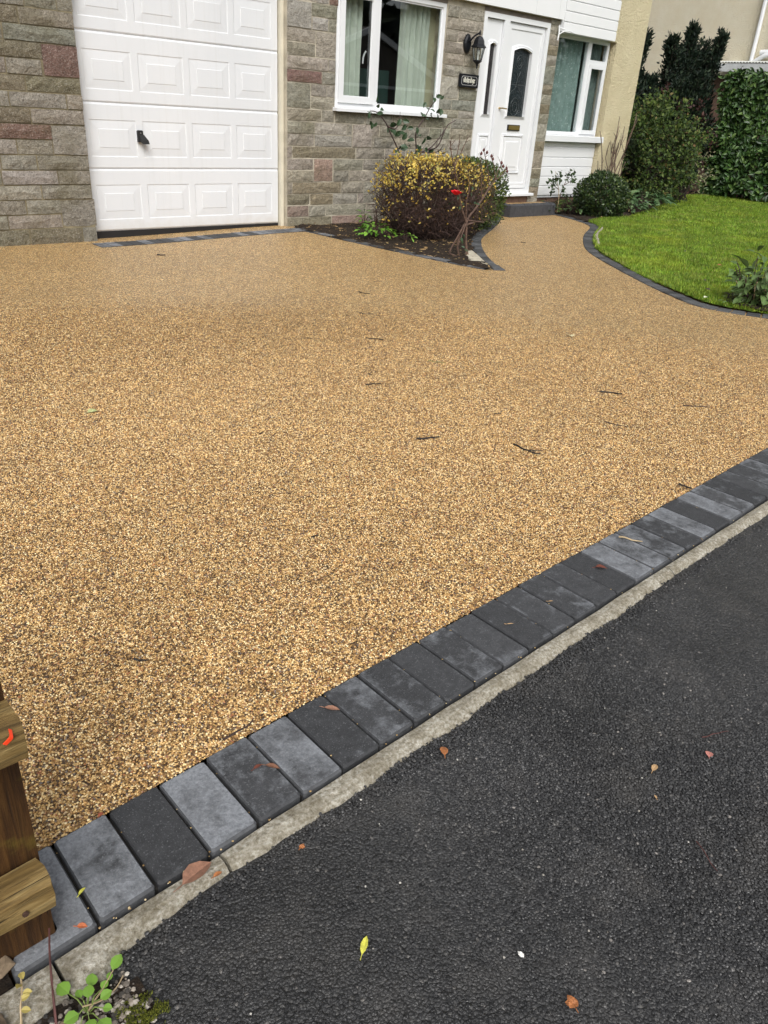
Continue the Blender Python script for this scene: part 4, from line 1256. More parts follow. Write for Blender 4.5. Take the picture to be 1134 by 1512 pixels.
# ---- front doorstep
dst = thing('doorstep', (9.35, 7.28, 0), 'charcoal block doorstep with a gravel top below the white front door', 'doorstep')
random.seed(33)
mb = MB(); mb.box(8.93, 9.78, 7.262, 7.384, -.05, .160); mb.build('step_top', RESIN, dst)
xsn = [8.845, 8.950, 9.155, 9.365, 9.575, 9.765, 9.868]
for a, b in zip(xsn, xsn[1:]):
    mb = MB(); mb.bevbox(a + .002, b - .002, 7.165, 7.260, -.05, .166, .022)
    tm = random.uniform(1.0, 1.5)
    mb.build('step_block', BLOCK, dst, color=(D[0] * tm, D[1] * tm, D[2] * tm * 1.05, random.uniform(.2, .42)))
for (a, b) in ((8.845, 8.928), (9.782, 9.868)):
    mb = MB(); mb.bevbox(a, b, 7.263, 7.382, -.05, .166, .02)
    mb.build('step_block', BLOCK, dst, color=(D[0] * 1.2, D[1] * 1.2, D[2] * 1.25, .3))

# ================================================================== BEHIND THE GARDEN
nb = thing('neighbour_house', (20.5, 11.0, 0.0), 'cream rendered neighbouring house behind the dark conifers', 'house')
mb = MB(); mb.box(20.0, 28.0, 5.0, 22.0, -.2, 7.0); mb.build('wall', mat_render('pale_cream_render', (.80, .72, .53), (.86, .80, .63)), nb)
mb = MB(); mb.tube([(19.93, 9.66, 7.0), (19.93, 9.66, 2.70)], .045, n=8); mb.build('downpipe', UPVC, nb)
mb = MB(); mb.tube([(19.90, 9.60, 2.66), (19.86, 9.35, 2.80), (19.86, 9.20, 2.84), (19.9, 8.2, 2.86)], .05, n=8); mb.tube([(19.88, 9.46, 2.865), (19.88, 8.0, 2.90)], .055, n=8); mb.build('gutter_pipe', UPVC, nb)
mb = MB(); mb.frame(9.0, 9.1, 0, .1, .01, 0, .01)
mb = MB(); mb.box(19.93, 19.995, 8.10, 9.30, 3.05, 4.3); mb.build('window', RUBBER, nb)
RUBBER2 = mat_simple('grey_corrugated_sheet', (.52, .53, .50), .5, .15, 14.0)
lt = MB()
yy = 8.0
n = 0
prev = None
row = []
for i in range(0, 96):
    y = 7.0 + i * .034
    row.append((y, .012 if i % 2 else -.012))
for x, z in ((18.55, 2.575), (20.0, 2.70)):
    lt.v += [(x, y, z + d) for y, d in row]
m_ = len(row)
for i in range(m_ - 1): lt.f.append((i, i + 1, m_ + i + 1, m_ + i))
lt.build('lean_to_roof', RUBBER2, nb)
mb = MB(); mb.box(18.56, 18.60, 7.0, 10.2, 2.40, 2.555); mb.build('fascia_board', mat_simple('grey_white_fascia', (.58, .60, .60), .5, .12), nb)
mb = MB(); mb.box(18.58, 18.66, 10.05, 10.13, 0, 2.40); mb.build('post', UPVC, nb)
mb = MB(); mb.box(18.9, 19.0, 7.0, 10.0, -.1, 2.35); mb.build('lean_to_wall', BRICK, nb)

# house and wood across the road, seen only mirrored in the panes
oh = thing('house_across_road', (30.0, -24.0, 0), 'low grey gabled house across the road with pale barge boards', 'house')
mb = MB()
mb.add([(24.5, -20, -.2), (35.5, -20, -.2), (35.5, -20, 2.7), (30, -20, 4.8), (24.5, -20, 2.7), (24.5, -30, -.2), (35.5, -30, -.2), (35.5, -30, 2.7), (30, -30, 4.8), (24.5, -30, 2.7)],
       [(0, 1, 2, 3, 4), (9, 8, 7, 6, 5), (0, 5, 6, 1), (1, 6, 7, 2), (4, 9, 5, 0)])
mb.build('wall', mat_simple('grey_brown_render', (.12, .105, .09), .9, .2), oh)
mb = MB(); mb.add([(35.9, -19.8, 2.6), (30, -19.8, 4.9), (24.1, -19.8, 2.6), (35.9, -30.2, 2.6), (30, -30.2, 4.9), (24.1, -30.2, 2.6)], [(0, 1, 4, 3), (1, 2, 5, 4)]); mb.build('roof', mat_simple('dark_roof', (.05, .04, .035), .8, .2), oh)
mb = MB()
for s in (1, -1):
    mb.add([(30, -19.75, 4.95), (30 + s * 6, -19.75, 2.6), (30 + s * 6, -19.75, 2.32), (30, -19.75, 4.67), (30, -19.85, 4.95), (30 + s * 6, -19.85, 2.6), (30 + s * 6, -19.85, 2.32), (30, -19.85, 4.67)], [(0, 1, 2, 3), (7, 6, 5, 4), (0, 4, 5, 1), (3, 2, 6, 7)])
mb.box(24.6, 35.4, -19.94, -19.85, 2.2, 2.34)
mb.build('barge_board', UPVC, oh)
mb = MB()
r_ = random.Random(77)
for i in range(2600):
    x = r_.uniform(-30, 85); zt = 9 + 4 * noise.noise(Vector((x * .12, 0, 3)))
    z = zt * r_.random() ** .8
    p = Vector((x, -33 + r_.uniform(-2, 2) - .15 * z, z))
    mb.leaf(p, Vector((r_.uniform(-1, 1), r_.uniform(-.3, .8), r_.uniform(-1, .6))), Vector((r_.uniform(-.6, .6), 1, r_.uniform(-.3, .6))), r_.uniform(1.4, 2.6), r_.uniform(1.0, 1.9))
WOODL = mat_leaf('wood_leaf', [(0, (.012, .018, .010)), (.6, (.028, .038, .018)), (1, (.05, .06, .028))], .6, .05)
tag(mb.build('woodland', WOODL), 'dark belt of trees beyond the house across the road', 'woodland', kind='stuff')

# ================================================================== PLANTS
def rv3(r):
    while True:
        v = Vector((r.uniform(-1, 1), r.uniform(-1, 1), r.uniform(-1, 1)))
        if 0.05 < v.length < 1: return v.normalized()

def wiggle(r, a, b, n=4, amp=.08):
    a, b = Vector(a), Vector(b)
    L = (b - a).length
    out = [a]
    for i in range(1, n):
        p = a.lerp(b, i / n) + rv3(r) * (L * amp * r.uniform(.3, 1))
        out.append(p)
    out.append(b)
    return out

LEAF_YEL = mat_leaf('yellow_autumn_leaf', [(0, (.10, .055, .02)), (.15, (.42, .27, .04)), (.55, (.62, .45, .07)), (.85, (.70, .58, .20)), (1, (.34, .37, .06))], .5, .15)
LEAF_BOX = mat_leaf('box_leaf', [(0, (.018, .035, .010)), (.5, (.045, .082, .016)), (.85, (.10, .15, .028)), (1, (.17, .19, .04))], .42, .10)
LEAF_BOXD = mat_leaf('dark_box_leaf', [(0, (.014, .028, .012)), (.5, (.030, .056, .018)), (.85, (.065, .105, .028)), (1, (.12, .16, .045))], .36, .08)
LEAF_LAUREL = mat_leaf('laurel_leaf', [(0, (.020, .044, .014)), (.5, (.044, .098, .024)), (.85, (.082, .150, .036)), (1, (.13, .20, .055))], .38, .08, .4)
LEAF_YEW = mat_leaf('yew_needles', [(0, (.006, .013, .009)), (.6, (.012, .024, .014)), (1, (.030, .046, .022))], .6, .04, .25)
LEAF_MID = mat_leaf('mixed_shrub_leaf', [(0, (.016, .032, .008)), (.4, (.036, .066, .013)), (.75, (.070, .110, .020)), (.95, (.12, .15, .035)), (1, (.17, .10, .045))], .55, .12, .25)
LEAF_ROSE = mat_leaf('rose_leaf', [(0, (.018, .040, .018)), (.6, (.036, .070, .030)), (1, (.075, .105, .05))], .38, .10)
LEAF_LIME = mat_leaf('bright_green_leaf', [(0, (.06, .15, .015)), (.5, (.12, .28, .025)), (1, (.22, .40, .05))], .45, .2)
LEAF_HELL = mat_leaf('hellebore_leaf', [(0, (.03, .07, .025)), (.5, (.075, .14, .055)), (1, (.17, .25, .11))], .4, .12)
LEAF_RED = mat_leaf('red_brown_leaf', [(0, (.020, .007, .006)), (.6, (.042, .014, .010)), (1, (.075, .026, .016))], .6, .1)
LEAF_LITTER = mat_leaf('leaf_litter', [(0, (.05, .03, .018)), (.4, (.14, .085, .04)), (.75, (.27, .18, .08)), (1, (.45, .34, .14))], .7, .0)
LEAF_GREY = mat_leaf('grey_green_leaf', [(0, (.045, .085, .025)), (.5, (.10, .17, .05)), (1, (.20, .27, .10))], .45, .14)
LEAF_WEED = mat_leaf('fresh_weed_leaf', [(0, (.12, .25, .03)), (.5, (.19, .36, .05)), (1, (.27, .44, .09))], .42, .2)

def shape_pt(r, c, R, flat=2.6):
    """point on a super-ellipsoid round c"""
    d = rv3(r)
    k = (abs(d.x) ** flat + abs(d.y) ** flat + abs(d.z) ** flat) ** (-1 / flat)
    return Vector((c[0] + d.x * k * R[0], c[1] + d.y * k * R[1], c[2] + d.z * k * R[2])), d

def clipped_shrub(name, label, cat, base, c, R, nl, ll, mat, nb_=60, twig=TWIG, seed=1, flat=2.6, depth=.35, lumps=.15, big=False, group=None, biasup=.3, zmin=.02):
    r = random.Random(seed)
    t = thing(name, base, label, cat, group)
    mb = MB()
    for i in range(nl):
        p, d = shape_pt(r, c, R, flat)
        k = 1 - depth * r.random() ** 1.8
        lump = 1 + lumps * noise.noise(p * 4.5) + lumps * .6 * noise.noise(p * 11.0)
        q = Vector(c) + (p - Vector(c)) * (k * lump)
        if q.z < zmin: continue
        dd = (d * .7 + rv3(r) * .9 + Vector((0, 0, biasup))).normalized()
        nn = (d + rv3(r) * .8)
        L = ll * r.uniform(.6, 1.25)
        if big: mb.broad(q, dd, nn, L, L * r.uniform(.38, .5), .2)
        else: mb.leaf(q, dd, nn, L, L * r.uniform(.45, .65), .15)
    o = mb.build('foliage', mat, t); o['kind'] = 'stuff'
    tb = MB()
    for i in range(nb_):
        p, d = shape_pt(r, c, R, flat)
        q = Vector(c) + (p - Vector(c)) * r.uniform(.7, .97)
        if q.z < .03: continue
        b = Vector(base) + Vector((r.uniform(-1, 1) * R[0] * .25, r.uniform(-1, 1) * R[1] * .25, 0))
        tb.tube(wiggle(r, b, q, 4, .09), .008, .0025, 4, False)
    o = tb.build('branches', twig, t); o['kind'] = 'stuff'
    return t

# --- clipped brown shrub: bare twigs below, yellow leaves on the crown
def brown_shrub():
    r = random.Random(5)
    base = Vector((6.40, 6.28, 0.01))
    t = thing('deciduous_shrub', base, 'clipped shrub of bare brown twigs with yellow autumn leaves on top', 'shrub')
    c = Vector((6.42, 6.28, .38)); R = (.65, .50, .405)
    tb, fine = MB(), MB()
    def surf():
        p, d = shape_pt(r, c, R, 2.9)
        k = 1 + .10 * noise.noise(p * 5) + .05 * noise.noise(p * 13) - .15 * smooth01((.30 - p.z) / .3)      # drawn in at the foot
        return c + (p - c) * k, d
    for i in range(300):
        q, d = surf()
        if q.z < .05: continue
        q = c + (q - c) * r.uniform(.86, 1.0)
        # stems start all over the footprint and lean out only a little
        b = Vector((base.x + (q.x - base.x) * r.uniform(.25, .7), base.y + (q.y - base.y) * r.uniform(.25, .7), 0))
        pts = wiggle(r, b, q, 5, .10)
        tb.tube(pts, r.uniform(.004, .0075), .002, 4, False)
    for i in range(5200):
        q, d = surf()
        if q.z < .03: continue
        q = c + (q - c) * (1 - .45 * r.random() ** 1.7)
        e = q + (rv3(r) + d * .35 + Vector((0, 0, .35))).normalized() * r.uniform(.05, .17)
        if (e.z > c.z + R[2] * 1.02): e.z = c.z + R[2] * r.uniform(.95, 1.02)
        fine.tube([q, q.lerp(e, .5) + rv3(r) * .012, e], r.uniform(.0016, .0030), .0011, 3, False)
    o = tb.build('branches', TWIG, t); o['kind'] = 'stuff'
    o = fine.build('twigs', mat_simple('purple_brown_twig', (.058, .032, .025), .8, .5, 25.0), t); o['kind'] = 'stuff'
    lf, bf = MB(), MB()
    n = 0
    while n < 3200:
        q, d = surf()
        h = (q.z - .05) / .78
        keep = smooth01((h - .38) / .6) * .9 + .045
        if q.x < 5.95 and q.z > .35: keep = min(1, keep * 1.6)
        if h < .92 and noise.noise(q * 6.0) < .0: keep *= .30
        if r.random() > keep or q.z < .12: continue
        q = c + (q - c) * r.uniform(.88, 1.03)
        # leaves sit in little groups on one shoot
        st = rv3(r) + Vector((0, 0, .6))
        for k in range(r.randint(2, 4)):
            L = r.uniform(.022, .042)
            a = q + st * (.018 * k)
            lf.leaf(a, rv3(r) + Vector((0, 0, .2)), d + rv3(r) * .9, L, L * .55, .12)
            n += 1
    for i in range(3000):
        q, d = surf()
        if q.z < .06: continue
        q = c + (q - c) * (1 - .5 * r.random())
        L = r.uniform(.02, .036)
        bf.leaf(q, rv3(r), d + rv3(r), L, L * .5, .2)
    o = lf.build('leaves', LEAF_YEL, t); o['kind'] = 'stuff'
    o = bf.build('dead_leaves', mat_leaf('dead_brown_leaf', [(0, (.030, .015, .010)), (.6, (.075, .036, .020)), (1, (.15, .085, .035))], .7, .05), t); o['kind'] = 'stuff'
brown_shrub()

clipped_shrub('box_shrub', 'rounded green clipped shrub between the brown shrub and the front door', 'shrub', (7.36, 6.64, .01), (7.36, 6.63, .36), (.49, .38, .41), 13000, .034, LEAF_BOX, 80, seed=6, flat=2.5, depth=.45)
clipped_shrub('box_ball', 'rounded dark green clipped bush at the near corner of the lawn border', 'shrub', (10.44, 6.80, .02), (10.44, 6.80, .285), (.39, .36, .30), 9500, .042, LEAF_BOXD, 60, seed=7, flat=2.2, lumps=.2)

# --- climbing rose against the wall under the window
def climber():
    r = random.Random(9)
    t = thing('climbing_rose', (6.62, 6.98, .01), 'straggly climbing rose with a few dark leaves against the wall below the window', 'rose')
    tb = MB()
    Y = 6.98
    stems = [[(6.62, Y, 0), (6.60, Y, .45), (6.54, Y, .76), (6.34, 6.95, 1.00), (6.24, 6.93, 1.10), (6.12, 6.93, 1.18), (6.02, 6.92, 1.19)],
             [(6.66, Y, 0), (6.70, Y, .5), (6.76, 6.95, .80), (6.72, 6.93, 1.0), (6.84, 6.93, 1.16), (6.93, 6.93, 1.28), (6.98, 6.92, 1.33)],
             [(6.70, Y, .3), (6.80, 6.96, .76), (7.06, 6.92, .86), (7.14, 6.90, 1.02), (7.20, 6.90, 1.10), (7.32, 6.90, 1.15)],
             [(6.72, Y, .35), (6.77, 6.94, .74), (6.95, 6.90, .86), (7.07, 6.88, .98), (7.12, 6.88, 1.05)],
             [(6.60, Y, .5), (6.68, 6.95, .74), (6.80, 6.93, .80), (6.98, 6.9, .80), (7.10, 6.9, .83)],
             [(6.30, 6.94, 1.05), (6.40, 6.93, 1.03), (6.46, 6.93, 1.10)]]
    for s in stems:
        tb.tube(catmull(s, 4), .0095, .0045, 5)
        for k in range(4):
            a = Vector(r.choice(s[2:])); tb.tube([a, a + rv3(r) * .05 + Vector((0, 0, .05))], .004, .002, 4)
    tb.build('stems', mat_simple('dark_rose_stem', (.055, .030, .028), .7, .4, 30.0), t)
    def spray(at, n, sp, L0=.055):
        for i in range(n):
            p = Vector(at) + rv3(r) * sp
            p.y = min(p.y, 7.2)
            m = MB(); L = r.uniform(.75, 1.25) * L0
            m.broad(p, rv3(r) + Vector((0, -.4, -.3)), Vector((r.uniform(-.5, .5), -1, r.uniform(.1, .9))), L, L * .62, .2)
            m.build('leaf', LEAF_ROSE, t)
    spray((6.46, 6.92, .97), 17, .15, .088); spray((6.72, 6.92, .93), 13, .13, .080); spray((6.95, 6.90, 1.28), 11, .10, .068); spray((6.06, 6.90, 1.18), 9, .10, .060); spray((6.85, 6.92, 1.15), 5, .06, .06)
    spray((6.98, 6.90, .76), 8, .09, .07)
climber()

# --- gnarled rose bush at the tip of the bed with one red bloom
def rose_bush():
    r = random.Random(12)
    t = thing('rose_bush', (5.80, 5.16, .01), 'gnarled leggy rose bush with one red flower at the tip of the bed', 'rose')
    B = lambda dx=0, dy=0: (5.80 + dx, 5.16 + dy, 0)
    stems = [([B(), (5.78, 5.17, .15), (5.77, 5.18, .30), (5.70, 5.20, .45), (5.63, 5.20, .62), (5.55, 5.20, .80)], .011, .006),
             ([B(.02), (5.80, 5.2, .18), (5.80, 5.2, .33), (5.90, 5.2, .43), (5.98, 5.2, .51), (6.06, 5.2, .60), (6.14, 5.2, .68)], .012, .006),
             ([B(-.06, .04), (5.72, 5.22, .12), (5.76, 5.2, .27), (5.86, 5.16, .31)], .010, .007),
             ([B(-.10, .02), (5.66, 5.20, .02), (5.62, 5.22, .05), (5.70, 5.2, .2), (5.79, 5.2, .33)], .009, .007),
             ([(5.55, 5.20, .80), (5.50, 5.2, .90), (5.47, 5.2, 1.0)], .006, .003), ([(5.55, 5.20, .80), (5.58, 5.2, .92), (5.59, 5.2, 1.02)], .006, .003), ([(5.55, 5.20, .78), (5.63, 5.2, .92), (5.69, 5.2, 1.03)], .006, .003),
             ([(6.14, 5.2, .68), (6.10, 5.2, .80), (6.04, 5.2, .88)], .006, .003), ([(6.14, 5.2, .68), (6.16, 5.2, .76), (6.22, 5.2, .83)], .006, .003), ([(6.06, 5.2, .60), (6.02, 5.2, .76), (5.93, 5.2, .93)], .006, .003), ([(5.98, 5.2, .51), (5.93, 5.2, .72), (5.90, 5.2, .88)], .006, .003),
             ([(5.70, 5.2, .45), (5.62, 5.18, .50), (5.565, 5.16, .545)], .005, .003), ([(6.14, 5.2, .68), (6.22, 5.2, .72), (6.28, 5.2, .78)], .005, .003), ([(5.76, 5.18, .33), (5.72, 5.16, .5), (5.74, 5.16, .62), (5.70, 5.16, .78)], .006, .003),
             ([(5.80, 5.2, .33), (5.66, 5.12, .22), (5.58, 5.08, .14)], .007, .003), ([(5.80, 5.2, .33), (5.93, 5.1, .32)], .006, .004)]
    for s, a, b in stems:
        m = MB(); m.tube(catmull(s, 4), a, b, 6); m.build('stem', CANE, t)
    # seed heads and thorny tips
    tb = MB()
    for i in range(46):
        s, a, b = stems[r.randint(4, len(stems) - 3)]
        p = Vector(s[-1]).lerp(Vector(s[-2]), r.random() * .7)
        tb.tube([p, p + (rv3(r) + Vector((0, 0, .8))) * r.uniform(.02, .06)], .0025, .0012, 3, False)
    o = tb.build('twigs', CANE, t); o['kind'] = 'stuff'
    HIP = mat_simple('withered_hip', (.10, .022, .020), .6, .3)
    for p in ((5.93, 5.2, .935), (5.90, 5.2, .905), (5.965, 5.19, .915), (6.045, 5.2, .885), (6.07, 5.2, .86), (6.20, 5.2, .83), (6.23, 5.2, .80), (6.285, 5.2, .78), (6.30, 5.2, .755)):
        m = MB(); m.lathe(p, [(.002, -.014), (.010, -.008), (.013, .002), (.007, .012), (.003, .018)], 6); m.build('hip', HIP, t)
    # bloom: cupped petals in two whorls
    RED = mat_leaf('red_petal', [(0, (.62, .008, .014)), (1, (.85, .020, .030))], .5, .2)
    fl = MB()
    c = Vector((5.552, 5.150, .560))
    for wh, (n, L, tilt) in enumerate(((7, .062, .25), (6, .050, .75), (5, .034, 1.3))):
        for k in range(n):
            th = 2 * math.pi * (k + .5 * wh) / n
            d = Vector((math.cos(th), math.sin(th) - .35, tilt))
            fl.broad(c, d, Vector((0, 0, 1)) - d * .3, L, L * 1.05, -.25, .3)
    fl.build('flower', RED, t)
    for p in ((5.60, 5.14, .56), (5.52, 5.16, .50), (5.63, 5.14, .50), (5.58, 5.12, .44), (5.74, 5.15, .60), (5.68, 5.14, .66), (5.85, 5.16, .50), (5.62, 5.08, .17), (5.70, 5.1, .09), (5.66, 5.12, .24)):
        for k in range(2):
            m = MB(); m.broad(Vector(p) + rv3(r) * .02, rv3(r) + Vector((0, -.3, -.2)), Vector((0, -.6, 1)) + rv3(r) * .5, .04, .024, .2); m.build('leaf', LEAF_ROSE, t)
rose_bush()

# --- low plants in the shrub bed
def clump(name, label, cat, base, n, L, W, mat, seed, spread=.1, up=1.0, arch=.5, group=None, stemmat=None, parts=True, h0=0.0):
    """leaves on short stalks fanning up from one crown"""
    r = random.Random(seed)
    t = thing(name, base, label, cat, group)
    st = MB(); mass = MB()
    for i in range(n):
        th = r.uniform(0, 2 * math.pi); k = r.random() ** .6
        tip = Vector(base) + Vector((math.cos(th) * spread * k, math.sin(th) * spread * k, up * (1 - .55 * k * k) * r.uniform(.55, 1.0) + h0))
        st.tube([Vector(base) + Vector((math.cos(th) * .01, math.sin(th) * .01, 0)), Vector(base).lerp(tip, .55) + Vector((0, 0, .02)), tip], .0022, .0014, 3, False)
        d = Vector((math.cos(th), math.sin(th), r.uniform(-arch, .5)))
        ll = L * r.uniform(.7, 1.2)
        m = MB() if parts else mass
        m.broad(tip, d, Vector((0, 0, 1)) + rv3(r) * .45, ll, ll * W, .2)
        if parts: m.build('leaf', mat, t)
    if not parts:
        o = mass.build('foliage', mat, t); o['kind'] = 'stuff'
    o = st.build('stems', stemmat or TWIG, t)
    return t
clump('leafy_plant', 'small bright lime green leafy plant at the front of the shrub bed', 'plant', (5.62, 6.30, .02), 95, .055, .55, LEAF_LIME, 3, .20, .16, parts=False)
clump('leafy_plant', 'tiny pale green seedling between the lime green plant and the brown shrub', 'plant', (5.83, 6.06, .02), 26, .042, .55, LEAF_WEED, 4, .10, .09)
clump('leafy_plant', 'green tuft growing against the stone wall beside red stems', 'plant', (6.05, 6.98, .02), 16, .06, .4, LEAF_LIME, 5, .07, .20)
r = random.Random(15)
t = thing('red_stemmed_plant', (5.98, 6.62, .02), 'dead looking plant with red stems behind the lime green plant', 'plant')
for i in range(17):
    a = (5.98 + r.uniform(-.07, .07), 6.62 + r.uniform(-.07, .07), .01)
    m = MB(); m.tube(wiggle(r, a, (a[0] + r.uniform(-.12, .12), a[1] + r.uniform(-.08, .08), r.uniform(.12, .27)), 3, .08), .0045, .0022, 4); m.build('stem', TWIGR, t)
m = MB(); m.tube([(6.02, 6.60, .01), (6.03, 6.60, .14), (6.03, 6.59, .26)], .008, .006, 5); m.build('stem', TWIGY, t)
# leaf litter on the bed
def litter(label, poly, n, L, seed, zf, mat=LEAF_LITTER):
    r = random.Random(seed); m = MB()
    x0 = min(p[0] for p in poly); x1 = max(p[0] for p in poly); y0 = min(p[1] for p in poly); y1 = max(p[1] for p in poly)
    k = 0
    while k < n:
        x, y = r.uniform(x0, x1), r.uniform(y0, y1)
        if not inside(poly, x, y): continue
        k += 1
        ll = L * r.uniform(.5, 1.2)
        m.leaf((x, y, zf(x, y) + .004 + .008 * r.random()), (r.uniform(-1, 1), r.uniform(-1, 1), r.uniform(-.1, .25)), (r.uniform(-.4, .4), r.uniform(-.4, .4), 1), ll, ll * .55, .2 * r.uniform(-1, 1))
    tag(m.build('leaf_litter', mat), label, 'leaf litter', kind='stuff')
litter('scatter of small brown and yellow fallen leaves over the shrub bed', bed_poly, 1500, .028, 31, bed_z)
litter('scatter of brown fallen leaves under the far shrubs', right_bed, 1400, .05, 32, lambda x, y: .03 + 0.03 * nz(x, y, 2.2))

# --- border right of the step
def standard_rose():
    r = random.Random(22)
    t = thing('young_rose', (10.00, 7.22, .02), 'thin young rose with small dark leaves before the white lower cladding', 'rose')
    for s in ([(10.0, 7.22, 0), (9.99, 7.22, .2), (9.95, 7.22, .34), (9.85, 7.22, .5), (9.82, 7.22, .58)], [(9.99, 7.22, .2), (10.05, 7.22, .36), (10.11, 7.22, .47), (10.17, 7.22, .60)], [(9.95, 7.22, .34), (9.80, 7.22, .40), (9.72, 7.22, .43)], [(10.08, 7.22, .40), (10.2, 7.22, .44), (10.31, 7.22, .48)]):
        m = MB(); m.tube(catmull(s, 3), .006, .003, 5); m.build('stem', TWIGY if s[0][2] == 0 else CANE, t)
    for at, n, sp in (((9.84, 7.2, .50), 34, .11), ((9.74, 7.2, .41), 20, .07), ((10.13, 7.2, .53), 26, .10), ((10.27, 7.2, .46), 14, .07), ((10.04, 7.2, .33), 12, .06), ((9.78, 7.2, .30), 7, .05)):
        for i in range(n):
            p = Vector(at) + rv3(r) * (sp * r.random() ** .5)
            m = MB(); m.broad(p, rv3(r), Vector((0, -.8, .6)) + rv3(r) * .6, r.uniform(.04, .072), r.uniform(.028, .044), .2); m.build('leaf', LEAF_BOXD, t)
standard_rose()
for i, (x, y, h, mt, lb) in enumerate(((9.86, 7.32, .17, LEAF_BOX, 'low green plant in the corner between doorstep and cladding'), (10.12, 7.12, .22, LEAF_MID, 'low reddish green plant at the foot of the thin young rose'),
                                    (10.20, 6.98, .16, LEAF_HELL, 'low leafy plant beside the round clipped bush'), (10.36, 7.32, .28, LEAF_MID, 'olive plant behind the round clipped bush by the cladding'), (10.75, 7.25, .30, LEAF_BOX, 'green plant behind the round clipped bush by the pier'))):
    clump('border_plant', lb, 'plant', (x, y, .02), 80, .06, .45, mt, 60 + i, .20, h, parts=False)
# pale hellebores edging the far border
for i, (x, y, s, lb) in enumerate(((11.75, 6.98, .9, 'low pale green plant next to the round clipped bush at the lawn edge'), (12.35, 7.22, 1.2, 'broad grey green plant in front of the big mixed shrub'),
                                (13.0, 7.45, 1.0, 'pale leaved plant at the lawn edge under the big mixed shrub'), (11.35, 6.82, .7, 'smallest pale plant touching the round clipped bush'))):
    clump('border_plant', lb, 'plant', (x, y, .02), 70, .13 * s, .42, LEAF_HELL, 80 + i, .30 * s, .26 * s, parts=False)
r = random.Random(27)
t = thing('dry_grass_tuft', (11.35, 7.05, .02), 'tuft of dry straw coloured grass between round bush and mixed shrub', 'plant')
m = MB()
for i in range(70):
    th = r.uniform(0, 6.28); k = r.uniform(.04, .2)
    m.leaf((11.35 + r.uniform(-.05, .05), 7.05 + r.uniform(-.05, .05), .02), (math.cos(th) * k, math.sin(th) * k, .3), (r.uniform(-1, 1), -1, 0), r.uniform(.22, .42), .012, .1)
o = m.build('blades', mat_leaf('straw_blade', [(0, (.20, .12, .05)), (1, (.42, .30, .15))], .6, .1), t); o['kind'] = 'stuff'
# bare twiggy shrub before the pier
r = random.Random(28)
t = thing('bare_shrub', (11.25, 7.26, .02), 'leafless twiggy shrub in front of the cream pier', 'shrub')
tips = [(10.92, .72), (10.86, 1.12), (11.02, .98), (11.16, 1.20), (11.20, 1.05), (11.40, 1.33), (11.46, 1.2), (11.62, 1.22), (11.56, .72), (11.30, .98), (11.08, .62), (11.66, 1.4), (11.5, 1.02)]
for i, (x, z) in enumerate(tips):
    b = (11.22 + r.uniform(-.1, .12), 7.26 + r.uniform(-.03, .03), 0)
    pts = wiggle(r, b, (x, 7.26 + r.uniform(-.08, .1), z), 5, .05)
    m = MB(); m.tube(catmull([tuple(p) for p in pts], 3), .0125, .0045, 5)
    for k in range(4):
        a = pts[r.randint(2, 4)]; m.tube([a, a + Vector((r.uniform(-.12, .12), r.uniform(-.05, .05), r.uniform(.06, .2)))], .0055, .003, 4)
    m.build('stem', mat_simple('pale_brown_stem', (.115, .075, .052), .8, .4, 30.0) if i == 0 else bpy.data.materials['pale_brown_stem'], t)

# big mixed shrub
def loose_shrub(name, label, base, c, R, nl, ll, mat, seed, nsh=60, group=None, cat='shrub', twig=BARK, shoots=.35):
    """open shrub: leafy shoots radiating through an irregular crown"""
    r = random.Random(seed)
    t = thing(name, base, label, cat, group)
    lf, tb = MB(), MB()
    per = max(6, nl // nsh)
    c = Vector(c)
    for i in range(nsh):
        p, d = shape_pt(r, c, R, 2.0)
        p = c + (p - c) * (r.uniform(.72, 1.12) * (1 + .22 * noise.noise(p * 1.6)))
        if p.z < .1: p.z = .1 + r.random() * .3
        b = Vector(base) + Vector((r.uniform(-.2, .2), r.uniform(-.2, .2), 0))
        mid = b.lerp(p, .5) + Vector((0, 0, .22 * R[2]))
        pts = [Vector(q) for q in catmull([tuple(b), tuple(mid), tuple(p), tuple(p + d * shoots * .5 + Vector((0, 0, .04)))], 4)]
        tb.tube(pts, .012, .003, 4, False)
        for k in range(per):
            f = .35 + .65 * r.random() ** .7
            q = pts[min(len(pts) - 1, int(f * (len(pts) - 1)))] + rv3(r) * (r.uniform(.02, .17) * min(1.0, R[0]))
            if q.z < .05: continue
            L = ll * r.uniform(.6, 1.25)
            lf.leaf(q, rv3(r) + d * .6 + Vector((0, 0, -.1)), rv3(r) * .7 + Vector((-.5, -.6, .7)), L, L * .6, .12)
    o = lf.build('foliage', mat, t); o['kind'] = 'stuff'
    o = tb.build('branches', twig, t); o['kind'] = 'stuff'
    return t
loose_shrub('mixed_shrub', 'big loose olive green shrub standing before the dark conifers', (13.55, 8.0, .02), (13.5, 8.0, .76), (1.02, .72, .84), 15000, .064, LEAF_MID, 41, 190)
loose_shrub('mixed_shrub', 'dark low shrub squeezed between the pier and the big olive shrub', (12.75, 8.25, .02), (12.75, 8.3, .55), (.55, .5, .60), 4500, .055, LEAF_BOXD, 42, 80)
loose_shrub('red_leaved_shrub', 'dark red brown shrub in the gap beside the laurel hedge', (16.3, 9.05, .02), (16.2, 9.1, .85), (.65, .6, .95), 4200, .07, LEAF_RED, 43, 80)
loose_shrub('sprig_shrub', 'thin sprays of pale leaves reaching out in front of the red brown shrub', (14.65, 7.95, .02), (14.7, 7.95, .52), (.48, .4, .42), 420, .055, mat_leaf('pale_sprig_leaf', [(0, (.10, .10, .04)), (.6, (.22, .22, .11)), (1, (.36, .33, .22))], .5, .1), 44, 24)

